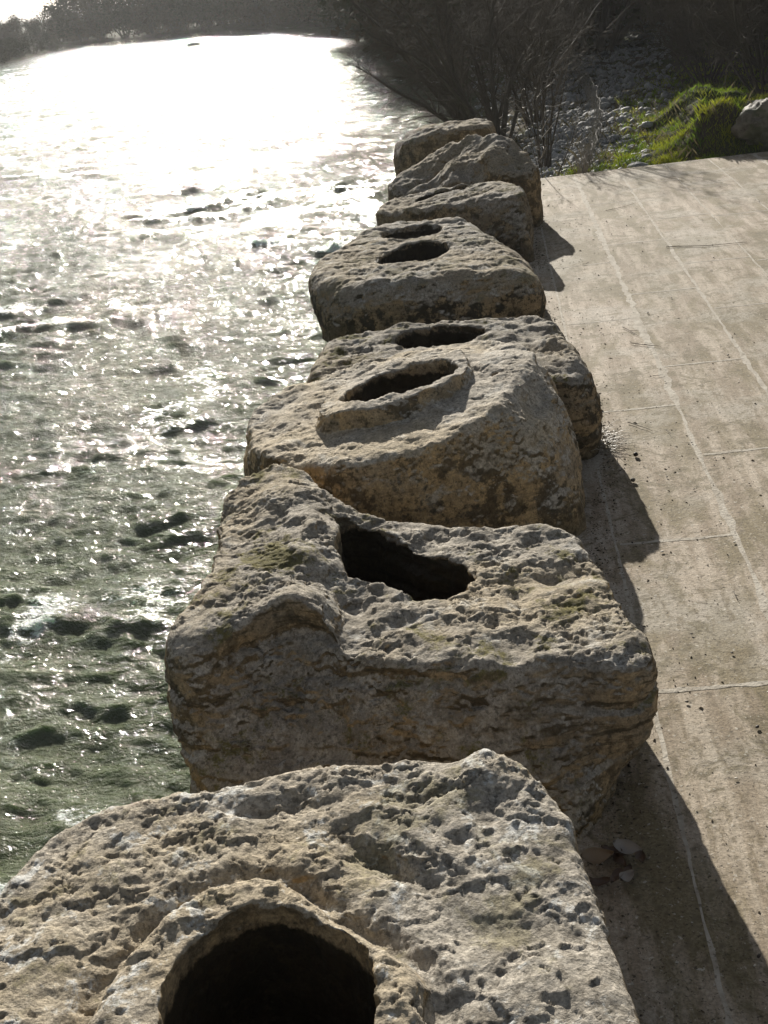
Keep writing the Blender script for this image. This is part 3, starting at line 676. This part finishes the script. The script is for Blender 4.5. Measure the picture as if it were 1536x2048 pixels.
tag(mesh_obj('grass', V, F, mat_grass('fresh_grass', (.16, .26, .02), (.32, .33, .035)), smooth=False), 'short bright green grass on the mounds behind the pavement', None, None, 'stuff')
def gd2(x, y): return .8 * sstep(-.3, .3, noise(x * .8, y * .8, 0 * x, 61))
V, F = blades(30000, (-.3, 7), (13.0, 34), gd2, (.03, .16), .0035, 9)
tag(mesh_obj('dry_weeds', V, F, mat_grass('dry_weed', (.09, .075, .035), (.17, .15, .085)), smooth=False), 'thin brown dead weeds scattered over the bank', None, None, 'stuff')

# ------------------------------------------------------------------ woody plants
def mat_bark(name, a, b, rough=.8):
    m = NT(name); m.link(m.mix(m.noise(18, 5, .7), a, b), m.b.inputs['Base Color']); m.b.inputs['Roughness'].default_value = rough
    m.link(m.bump(m.noise(60, 4), .5, .01), m.b.inputs['Normal']); return m.m
BK = mat_bark('dark_bark', (.045, .036, .026), (.10, .082, .06)); TW = mat_bark('twig_bark', (.05, .038, .026), (.10, .08, .055), .85)
TWp = mat_bark('pale_twig', (.24, .21, .165), (.38, .34, .28), .45)
def branch(r, p, d, L, rad, nseg, wob, up, out, tip=.25):
    pts = [np.array(p, float)]; d = np.array(d, float)
    for k in range(nseg):
        d = d + r.normal(0, wob, 3) + np.array([0, 0, up]); d /= np.linalg.norm(d)
        q_ = pts[-1] + d * L / nseg
        r0 = rad * (1 - (1 - tip) * k / nseg); r1 = rad * (1 - (1 - tip) * (k + 1) / nseg)
        out.append((pts[-1], q_, r0, r1)); pts.append(q_)
    return pts, d
def bush_segs(seed, stems, length, rad, fan, kids, subkids, lean=(0, 0), thin=1.0, up=.03, subsub=0):
    r = np.random.default_rng(seed); big, twig = [], []
    for s in range(stems):
        a = 2 * math.pi * (s + r.random()) / stems; sp = fan * r.uniform(.25, 1)
        d = np.array([math.cos(a) * sp + lean[0], math.sin(a) * sp + lean[1], 1.0]); d /= np.linalg.norm(d)
        L = length * r.uniform(.65, 1.05); r0 = rad * r.uniform(.55, 1)
        base = (math.cos(a) * rad * 2.2, math.sin(a) * rad * 2.2, -.15)
        pts, _ = branch(r, base, d, L, r0, 8, .10, up, big, .22)
        for k in range(kids):
            t = (.14 + .86 * r.random() ** .7) * 7.99; i = int(t); p = pts[i] + (pts[i + 1] - pts[i]) * (t - i)
            dd = (pts[i + 1] - pts[i]); dd = dd / np.linalg.norm(dd) + r.normal(0, .55, 3); dd /= np.linalg.norm(dd)
            l2 = L * r.uniform(.18, .42) * (1.15 - t / 10); r2 = r0 * .30 * (1.2 - t / 9)
            p2, _ = branch(r, p, dd, l2, r2, 4, .16, up * .6, twig, .35)
            for j in range(subkids):
                u = r.uniform(.1, 1) * 3.99; i2 = int(u); q_ = p2[i2] + (p2[i2 + 1] - p2[i2]) * (u - i2)
                e = (p2[i2 + 1] - p2[i2]); e = e / np.linalg.norm(e) + r.normal(0, .6, 3); e /= np.linalg.norm(e)
                p3, _ = branch(r, q_, e, l2 * r.uniform(.3, .7), .0035 * thin, 3, .15, up, twig, .4)
                for jj in range(subsub):
                    e2 = e + r.normal(0, .6, 3); e2 /= np.linalg.norm(e2)
                    branch(r, p3[r.integers(1, 3)], e2, l2 * r.uniform(.15, .35), .0025 * thin, 2, .15, up, twig, .4)
    return big, twig
def seg_mesh(name, segs, mat, parent, n):
    V, F = tubes([s[0] for s in segs], [s[1] for s in segs], [s[2] for s in segs], [s[3] for s in segs], n)
    return mesh_obj(name, V, F, mat, parent=parent)
def gz(x, y): return float(ground_h(np.array([x], float), np.array([y], float))[0])
def bush(name, label, cat, x, y, seed, group=None, tm=None, **kw):
    o = empty(name, (x, y, gz(x, y))); tag(o, label, cat, group)
    b, t = bush_segs(seed, **kw)
    seg_mesh('stems', b, BK, o, 6); seg_mesh('twigs', t, tm or TW, o, 3)
    return o
bush('willow_shrub', 'large bare many-stemmed willow leaning over the water behind the farthest block', 'willow', -.02, 19.8, 12, stems=16, length=3.9, rad=.065, fan=.62, kids=24, subkids=9, subsub=3, lean=(-.30, .0), thin=.72, up=-.012)
bush('willow_shrub', 'smaller dark willow clump right behind the big one, filling the gap above the blocks', 'willow', .75, 20.6, 14, stems=9, length=2.7, rad=.035, fan=.5, kids=12, subkids=6, subsub=2, thin=1.0, up=.01)
bush('bare_shrub', 'upright thin bare shrub just right of the willow', 'shrub', .62, 15.2, 21, stems=9, length=2.6, rad=.018, fan=.30, kids=12, subkids=4, thin=1.0, tm=TW)
bush('bare_shrub', 'pale twiggy shrub by the end of the pavement, right of the humped block', 'shrub', .52, 13.4, 22, stems=5, length=1.5, rad=.009, fan=.6, kids=6, subkids=2, thin=.8, tm=TWp)
proto = bush('thicket_shrub', 'bare brown shrub', 'shrub', 6, 20, 31, stems=14, length=3.4, rad=.035, fan=.85, kids=24, subkids=7, subsub=1, thin=1.7, group='bare shrubs of the right-hand thicket')
def copy_tree(o):
    c = o.copy(); COL.objects.link(c)
    for ch in o.children:
        d = ch.copy(); COL.objects.link(d); d.parent = c
    return c
spots = [(4.3, 19.6, 1.0), (5.6, 18.4, 1.05), (5.0, 22.3, 1.1), (4.5, 25.5, 1.0), (6.5, 24, 1.2), (5.6, 29, 1.2), (7.6, 20.0, 1.1), (7.6, 28, 1.2), (6.6, 35, 1.3), (1.0, 25.5, .9), (1.3, 32, 1.0), (1.2, 40, 1.2), (-.4, 44, 1.3), (7.2, 44, 1.4), (.6, 54, 1.4), (8.2, 58, 1.6), (5.3, 20.6, 1.1), (6.2, 21.5, 1.2), (3.9, 22.4, .8), (5.6, 25.6, 1.1), (.9, 37, 1.1), (.9, 28.7, 1.0), (5.2, 32, 1.1), (6.0, 39, 1.3), (2.2, 70, 1.5), (-3, 56, 1.4), (-1, 64, 1.5), (5.5, 50, 1.4), (7.5, 70, 1.7)]
wh = ['nearest of the thicket, over the grassy mounds', 'at the right edge of the view', 'behind the nearest of the thicket', 'standing beside the shingle strip', 'deep in the thicket on the right', 'farther along the shingle strip on its right',
      'by the trunk at the right edge', 'behind the right-hand trunk', 'on the right where the strip narrows', 'left of the shingle strip, behind the willow', 'left of the strip, second behind the willow', 'left of the strip, third behind the willow', 'at the river edge beyond the willow', 'far right beyond the thicket', 'far along the left side of the strip', 'far on the right of the strip', 'close behind the nearest of the thicket', 'in the middle of the thicket, left of the trunk', 'small, at the left front of the thicket', 'third row of the thicket', 'far behind the willow, third left of the strip', 'directly behind the willow', 'right of the strip, mid distance', 'right of the strip, beyond the mid distance', 'where the strip vanishes', 'on the far waterside, left', 'on the far waterside, nearer the strip', 'far right of the strip, rear row', 'farthest of the right-hand thicket']
for k_, (x, y, s) in enumerate(spots):
    o = proto if k_ == 0 else copy_tree(proto)
    o.location = (x, y, gz(x, y)); o.rotation_euler = (0, 0, k_ * 2.1); o.scale = (s, s, s)
    o['label'] = 'bare brown shrub ' + wh[k_]
# tree with a real trunk at the right edge
def tree(label, x, y, seed, h, rad, lean, group=None):
    o = empty('bare_tree', (x, y, gz(x, y))); tag(o, label, 'tree', group); r = np.random.default_rng(seed)
    big, tw, trk = [], [], []
    pts, _ = branch(r, (0, 0, -.2), (lean[0], lean[1], 1), h, rad, 12, .06, .02, trk, .3)
    for k in range(46):
        t = r.uniform(.22, 1) * 11.99; i = int(t); p = pts[i] + (pts[i + 1] - pts[i]) * (t - i)
        a = r.uniform(0, 6.28); d = np.array([math.cos(a), math.sin(a), r.uniform(-.1, .8)]); L = h * r.uniform(.2, .42) * (1.1 - t / 16)
        p2, _ = branch(r, p, d, L, rad * .3 * (1.2 - t / 13), 6, .15, .03, big, .25)
        for j in range(16):
            u = r.uniform(.15, 1) * 5.99; i2 = int(u); e = p2[i2 + 1] - p2[i2]; e = e / np.linalg.norm(e) + r.normal(0, .6, 3); e /= np.linalg.norm(e)
            p3, _ = branch(r, p2[i2], e, L * r.uniform(.2, .5), .008, 3, .15, .02, tw, .3)
            for _k in range(3):
                e2 = e + r.normal(0, .6, 3); e2 /= np.linalg.norm(e2); branch(r, p3[r.integers(1, 3)], e2, L * r.uniform(.1, .25), .005, 2, .15, 0, tw, .4)
    seg_mesh('trunk', trk, BK, o, 10); seg_mesh('branches', big, BK, o, 5); seg_mesh('twigs', tw, TW, o, 3)
    return o
tree('dark leaning tree trunk rising out of the top right corner', 4.62, 20.6, 3, 6.5, .16, (.06, .1))

# far bank: rows of leafless and evergreen bushes across the river
def mat_leaf(name, a, b):
    m = NT(name); m.link(m.mix(m.ramp(m.noise(.6, 4), .35, .65), a, b), m.b.inputs['Base Color']); m.b.inputs['Roughness'].default_value = .8; m.b.inputs['Specular IOR Level'].default_value = .1; return m.m
LF = mat_leaf('bush_foliage', (.045, .05, .02), (.09, .08, .045)); LF2 = mat_leaf('brown_foliage', (.08, .055, .03), (.12, .095, .06))
def leafy(name, seed, h, w, lm, n=5200):
    o = empty(name, (0, 0, 0)); r = np.random.default_rng(seed)
    b, t = bush_segs(seed, 9, h * .9, h * .018, .7 * w / h, 12, 4, thin=5.0, subsub=1)
    seg_mesh('trunk', b, BK, o, 5); seg_mesh('twigs', t, TW, o, 3)
    cl = r.normal(0, 1, (46, 3)); cl /= np.linalg.norm(cl, axis=1, keepdims=True); cl *= r.uniform(.35, 1, (46, 1)) ** .5
    cl = cl * np.array([w * .5, w * .5, h * .46]) + np.array([0, 0, h * .5]); cr = r.uniform(.08, .2, 46) * h
    k = r.integers(0, 46, n); p = cl[k] + r.normal(0, .5, (n, 3)) * cr[k][:, None]; p[:, 2] = np.abs(p[:, 2])
    a = r.normal(0, 1, (n, 3)); a /= np.linalg.norm(a, axis=1, keepdims=True); b_ = np.cross(a, r.normal(0, 1, (n, 3))); b_ /= np.linalg.norm(b_, axis=1, keepdims=True)
    s = r.uniform(.04, .13, (n, 1)) * h / 5
    V = np.stack([p - a * s - b_ * s * .5, p + a * s - b_ * s * .5, p + a * s * .7 + b_ * s * .6, p - a * s * .7 + b_ * s * .6], 1).reshape(-1, 3)
    mesh_obj('crown', V, np.arange(4 * n).reshape(-1, 4), lm, parent=o, smooth=False)
    return o
pA = leafy('far_bush', 101, 6.0, 7.0, LF); pB = leafy('far_bush', 102, 6.5, 6.0, LF2); pC = leafy('far_bush', 103, 3.4, 6.5, LF)
r = np.random.default_rng(8)
row = []
SH = SHORE[4:]
for a, b in zip(SH[:-1], SH[1:]):
    L = math.hypot(b[0] - a[0], b[1] - a[1]); n = max(1, int(L / 3.0))
    for k in range(n):
        t = (k + r.random()) / n; nxv, nyv = (b[1] - a[1]) / L, -(b[0] - a[0]) / L
        off = r.uniform(1.5, 3.5); row.append((a[0] + (b[0] - a[0]) * t + nxv * off, a[1] + (b[1] - a[1]) * t + nyv * off, r.uniform(.8, 1.15)))
        off = r.uniform(8, 14); row.append((a[0] + (b[0] - a[0]) * t + nxv * off, a[1] + (b[1] - a[1]) * t + nyv * off, r.uniform(1.1, 1.5)))
used = set()
def put(p, x, y, s, label, group):
    o = p if id(p) not in used else copy_tree(p); used.add(id(p))
    o.location = (x, y, gz(x, y) - .1); o.rotation_euler = (0, 0, r.uniform(0, 6.28)); o.scale = (s * r.uniform(.9, 1.2), s, s * r.uniform(.85, 1.1))
    tag(o, label, 'bush', group)
for k_, (x, y, s) in enumerate(row):
    s *= 1.15
    if y > 147: s *= .45
    elif y > 142: s *= .8
    p = (pA, pB)[k_ % 2]
    st_ = 'at the far left under the open sky' if x < -43 else 'left of the middle' if x < -30 else 'behind the gravel bar' if x < -18 else 'nearest the willow'
    rw = 'front row' if k_ % 2 == 0 else 'back row'
    p = (pA, pB)[(k_ // 2 + k_) % 2]
    put(p, x, y, s, ('dark olive bush, far bank %s, %s' % (rw, st_) if p is pA else 'bare brown bush, far bank %s, %s' % (rw, st_)), ('dark bushes, ' if p is pA else 'brown bushes, ') + rw + ' ' + st_)
for k_, (x, y, s) in enumerate([(-41.3, 97, .7), (-42, 102, .75), (-43, 108, .7), (-44, 114, .6), (-44.6, 120, .5), (-42.5, 93, .8), (-45, 126, .5), (-47, 121, .75), (-45, 114, .6), (-44.5, 107, .7), (-46, 101, .9), (-49, 115, 1.0), (-50, 105, 1.0)]):
    put(pC, x, y, s * .8, 'low bush on the dark spit at the left edge of the river', 'low bushes on the left spit')

# ------------------------------------------------------------------ slumped wire netting along the bank
def netting():
    o = empty('wire_netting', (1.15, 12.9, gz(1.15, 12.9))); tag(o, 'crumpled rusty wire netting standing along the bank from the end of the pavement', 'wire netting')
    ox, oy, oz = o.location
    path = [(1.0, 12.8), (1.02, 13.3), (1.15, 14.2), (1.3, 15.2), (1.45, 16.4), (1.58, 17.6), (1.72, 19.5), (1.85, 22), (1.92, 25), (2.05, 29), (2.5, 37), (3.2, 50)]
    P_ = np.array(path); s = np.concatenate([[0], np.cumsum(np.linalg.norm(np.diff(P_, axis=0), axis=1))])
    N = 260; ss = s[-1] * np.linspace(0, 1, N) ** 1.6; cx = np.interp(ss, s, P_[:, 0]); cy = np.interp(ss, s, P_[:, 1])
    hgt = .34 + .10 * noise(ss * .8, 0 * ss, 0 * ss, 3) - .12 * sstep(8, 0, ss)
    top = np.stack([cx + .07 * noise(ss * 1.3, 0 * ss, 0 * ss, 5) + .02 * noise(ss * 6, 0 * ss, 0 * ss, 6), cy, ground_h(cx, cy) + hgt], 1)
    bot = np.stack([cx - .08, cy, ground_h(cx - .08, cy)], 1)
    sh = np.array([ox, oy, oz]); K = 7
    rows = [bot + (top - bot) * (k / K) + (np.stack([.05 * noise(ss * 3, 0 * ss + k * .5, 0 * ss, 8), 0 * ss, 0 * ss], 1)) for k in range(K + 1)]
    e = lambda A, B, rr: [(a - sh, b - sh, rr, rr) for a, b in zip(A, B)]
    seg_mesh('top_wire', e(top[:-1], top[1:], .0045), WIRE, o, 4)
    mesh_s = []
    for k in range(K):
        A, B = rows[k], rows[k + 1]
        if k % 2 == 0: mesh_s += e(A[::2][:129], B[1::2][:129], .0028) + e(A[2::2][:129], B[1::2][:129], .0028)
        else: mesh_s += e(A[1::2][:129], B[2::2][:129], .0028) + e(A[1::2][:129], B[::2][:129], .0028)
    seg_mesh('mesh', mesh_s, WIRE, o, 3)
    r_ = np.random.default_rng(4); grass_s = []
    for k in range(420):                       # dead grass caught in it
        i = int(r_.random() ** 1.3 * (N - 80)); u = r_.uniform(0, .5); p = bot[i] + (top[i] - bot[i]) * u + r_.normal(0, .03, 3); d = np.array([r_.normal(0, .3), r_.normal(0, .3), 1.]); d /= np.linalg.norm(d)
        L = r_.uniform(.12, .4); grass_s.append((p - sh, p + d * L - sh, .003, .001))
    g = seg_mesh('caught_grass', grass_s, TWp, o, 3); g['kind'] = 'stuff'
mw = NT('rusty_wire'); mw.link(mw.mix(mw.noise(20, 3), (.13, .11, .09), (.30, .29, .27)), mw.b.inputs['Base Color']); mw.b.inputs['Metallic'].default_value = .1; mw.b.inputs['Roughness'].default_value = .8
WIRE = mw.m
netting()

# ------------------------------------------------------------------ small litter on the pavement
LM = NT('dead_leaf'); LM.link(LM.mix(LM.noise(9, 3), (.16, .10, .05), (.33, .26, .18)), LM.b.inputs['Base Color']); LM.b.inputs['Roughness'].default_value = .55
LP = NT('bleached_leaf'); LP.link(LP.mix(LP.noise(9, 3), (.24, .21, .18), (.36, .33, .30)), LP.b.inputs['Base Color']); LP.b.inputs['Roughness'].default_value = .5
LDk = NT('rotten_leaf'); LDk.link(LDk.mix(LDk.noise(30, 3), (.05, .03, .018), (.12, .07, .04)), LDk.b.inputs['Base Color']); LDk.b.inputs['Roughness'].default_value = .5
def leaf_mesh(L, W, curl, seed):
    n, m_ = 12, 5; V = []
    for i in range(n):
        t = i / (n - 1); w = W * math.sin(math.pi * t ** .8) ** .8 + .0005
        for j in range(m_):
            u = j / (m_ - 1) * 2 - 1; V.append((L * (t - .5), w * u, curl * (u * u * W + .6 * L * (t - .5) ** 2 * 2) + .002 * math.sin(t * 9 + u * 2 + seed)))
    V = np.array(V); F = grid_faces(n, m_); V2 = V.copy(); V2[:, 2] += .0008
    b = [j for j in range(m_)] ; k = len(V)
    rim = [i * m_ for i in range(n)] + [(n - 1) * m_ + j for j in range(1, m_)] + [i * m_ + m_ - 1 for i in range(n - 2, -1, -1)] + [j for j in range(m_ - 2, 0, -1)]
    q = np.array([[rim[i], rim[(i + 1) % len(rim)], k + rim[(i + 1) % len(rim)], k + rim[i]] for i in range(len(rim))])
    return np.concatenate([V, V2]), np.concatenate([F[:, ::-1] * 1, F + k, q])
def leaf(x, y, z, L, W, rz, rx, mat, label, group=None, seed=1, curl=.5):
    V, F = leaf_mesh(L, W, curl, seed); V[:, 2] -= V[:, 2].min()
    o = mesh_obj('dead_leaf', V, F, mat); o.location = (x, y, z); o.rotation_euler = (rx, 0, rz); tag(o, label, 'leaf', group)
leaf(.135, 2.30, .02, .085, .022, .1, .35, LM.m, 'curled tan dead leaf beside the second block, left end of the leaf heap', seed=2)
leaf(.215, 2.315, .03, .075, .020, -.4, .3, LP.m, 'pale bleached leaf in the middle of the heap under the second block')
leaf(.20, 2.215, .03, .045, .015, .6, .2, LP.m, 'small whitish leaf lowest in the heap by the second block', seed=4)
for k_ in range(9):
    leaf(.16 + .055 * math.sin(k_ * 2.3) + .01 * k_ * .5, 2.27 + .06 * math.cos(k_ * 1.9), .006 + .003 * k_, .055, .013, k_ * 1.3, .1, LDk.m, 'dark brown rotten leaf in the heap at the foot of the second block', 'rotten leaves in the heap', seed=k_, curl=.3)
def small_stone(name, label, cat, x, y, s, mat, seed, group, sq=(1, .75, .5)):
    v = iv1 * (1 + .1 * np.sin(iv1[:, :1] * 3 + seed)) * s * np.array(sq); o = mesh_obj(name, v, if1, mat); o.location = (x, y, .004 + s * sq[2] * .8); o.rotation_euler = (0, 0, seed); tag(o, label, cat, group)
CH = NT('chalk_chip'); CH.b.inputs['Base Color'].default_value = (.62, .58, .50, 1); CH.b.inputs['Roughness'].default_value = .6
SE = NT('dark_seed'); SE.b.inputs['Base Color'].default_value = (.035, .025, .018, 1); SE.b.inputs['Roughness'].default_value = .6
small_stone('pebble', 'single tan pebble on the pavement near the edge of the shadow', 'pebble', .50, 4.64, .013, MB_, 1, None, (1, .9, .8))
small_stone('pebble', 'dark round pebble on the sunlit pavement near the dark mossy block', 'pebble', .545, 4.92, .014, SE.m, 2, None, (1, .9, .8))
r = np.random.default_rng(77)
for k_ in range(46):
    y = 1.6 + 9.5 * r.random() ** 1.2; x = r.uniform(.44, .5 + .22 * y)
    small_stone('stone_chip', 'tiny whitish chip lying on the pavement', 'chip', x, y, r.uniform(.003, .0075), CH.m, r.uniform(0, 6), 'white chips on the pavement', (1.3, .6, .4))
for k_ in range(60):
    y = 1.7 + 9.0 * r.random() ** 1.2; x = r.uniform(.42, .55 + .2 * y)
    small_stone('seed', 'tiny dark seed or crumb on the pavement', 'seed', x, y, r.uniform(.003, .008), SE.m, r.uniform(0, 6), 'dark seeds on the pavement', (1.2, .8, .6))
def twig(x, y, rz, L, seed, label, group='dry twigs on the pavement', rad=.0022, mat=None):
    rr = np.random.default_rng(seed); s = []; pts, _ = branch(rr, (-L / 2, 0, .006), (1, 0, 0), L, rad, 7, .12, 0, s, .5)
    s = [(np.array([a[0], a[1], .006]), np.array([b[0], b[1], .006]), c_, d_) for a, b, c_, d_ in s]
    if seed % 2: s.append((s[3][0], s[3][0] + np.array([L * .22, L * .16, 0]), rad * .8, rad * .4))
    o = seg_mesh('twig', s, mat or BK, None, 5); o.location = (x, y, .002); o.rotation_euler = (0, 0, rz); tag(o, label, 'twig', group)
twig(.775, 6.85, -.9, .22, 3, 'curved dark twig on the pavement, upper of a pair', None)
twig(.80, 6.55, -.6, .2, 5, 'forked dark twig on the pavement, lower of a pair', None)
twig(.62, 5.28, -.75, .17, 4, 'short dark twig on the pavement right of the dark mossy block', None)
twig(1.12, 10.55, .15, .34, 6, 'twig lying across the slabs near the far end of the pavement', None)
twig(1.55, 8.95, .1, .6, 8, 'long straight stalk lying across the far slabs', None, rad=.003)
for k_ in range(14):
    y = 2.2 + 7 * r.random(); twig(r.uniform(.5, .5 + .2 * y), y, r.uniform(-1.5, 1.5), r.uniform(.03, .08), 10 + k_, 'short dry twig lying on the pavement', rad=.0016)
# tuft of dead grass at the foot of stone 4
def tuft():
    rr = np.random.default_rng(6); s = []
    for k in range(70):
        a = rr.uniform(-2.6, .9); e = rr.uniform(.05, .9); d = np.array([math.cos(a), math.sin(a), e]); d /= np.linalg.norm(d); L = rr.uniform(.05, .15)
        p = np.array([rr.normal(0, .02), rr.normal(0, .09), .003]); m_ = p + d * L * .6; q_ = p + d * L + np.array([0, 0, -.02]); q_[2] = max(q_[2], .004)
        s += [(p, m_, .0018, .0013), (m_, q_, .0013, .0006)]
    o = seg_mesh('grass_tuft', s, TWp, None, 3); o.location = (.425, 5.12, 0); tag(o, 'dry grass tuft growing at the foot of the dark mossy block', 'grass tuft')
tuft()

# silt, crumbs and leaf bits gathered along the foot of the blocks
def crumbs():
    rr = np.random.default_rng(12); n = 5200
    y = rr.uniform(1.2, 12.3, n); edge = np.interp(y, [1, 2.2, 2.4, 3.3, 3.5, 4.2, 4.9, 5.6, 6.2, 7.3, 8.3, 8.9, 9.6, 10.2, 12.3], [.12, .05, .2, .26, .26, .3, .42, .40, .3, .26, .1, .3, .26, .38, .1])
    x = edge - .03 + np.abs(rr.normal(0, .055, n)) + .02 * noise(y * 3, 0 * y, 0 * y, 4); far = rr.random(n) < .22; x[far] += rr.exponential(.35, far.sum())
    s_ = rr.lognormal(-5.9, .5, n)
    a = rr.uniform(0, 6.28, n); V = np.zeros((n, 5, 3)); F = []
    for k in range(4):
        t = a + k * math.pi / 2; l = s_ * (1.3 if k % 2 else .7)
        V[:, k] = np.stack([x + np.cos(t) * l, y + np.sin(t) * l, .001 + .0 * l], 1)
    V[:, 4] = np.stack([x, y, .002 + s_ * rr.uniform(.2, .8, n)], 1)
    b = np.arange(n)[:, None] * 5
    return V.reshape(-1, 3), np.concatenate([b + np.array([[k, (k + 1) % 4, 4]]) for k in range(4)])
mcr = NT('soil_crumb'); mcr.link(mcr.mix(mcr.ramp(mcr.noise(60, 2), .4, .6), (.05, .04, .025), (.24, .19, .13)), mcr.b.inputs['Base Color']); mcr.b.inputs['Roughness'].default_value = .9
V, F = crumbs(); tag(mesh_obj('soil_crumbs', V, F, mcr.m, smooth=False), 'silt and leaf crumbs gathered along the foot of the blocks', None, None, 'stuff')
# ------------------------------------------------------------------ thin haze volume, added to lift the far darks like veiling sun glare
hz = bpy.data.materials.new('added_glare_haze'); hz.use_nodes = True
for n0 in list(hz.node_tree.nodes):
    if n0.type != 'OUTPUT_MATERIAL': hz.node_tree.nodes.remove(n0)
pv = hz.node_tree.nodes.new('ShaderNodeVolumePrincipled'); pv.inputs['Color'].default_value = (.92, .94, .95, 1)
pv.inputs['Density'].default_value = .0005; pv.inputs['Anisotropy'].default_value = .35
hz.node_tree.links.new(pv.outputs[0], hz.node_tree.nodes['Material Output'].inputs['Volume'])
hv = np.array([(x, y, z) for x in (-1650, 1650) for y in (-450, 2300) for z in (-3.1, 12.5)])
tag(mesh_obj('added_glare_haze', hv, [(0, 1, 3, 2), (4, 6, 7, 5), (0, 4, 5, 1), (2, 3, 7, 6), (0, 2, 6, 4), (1, 5, 7, 3)], hz, smooth=False), kind='stuff')
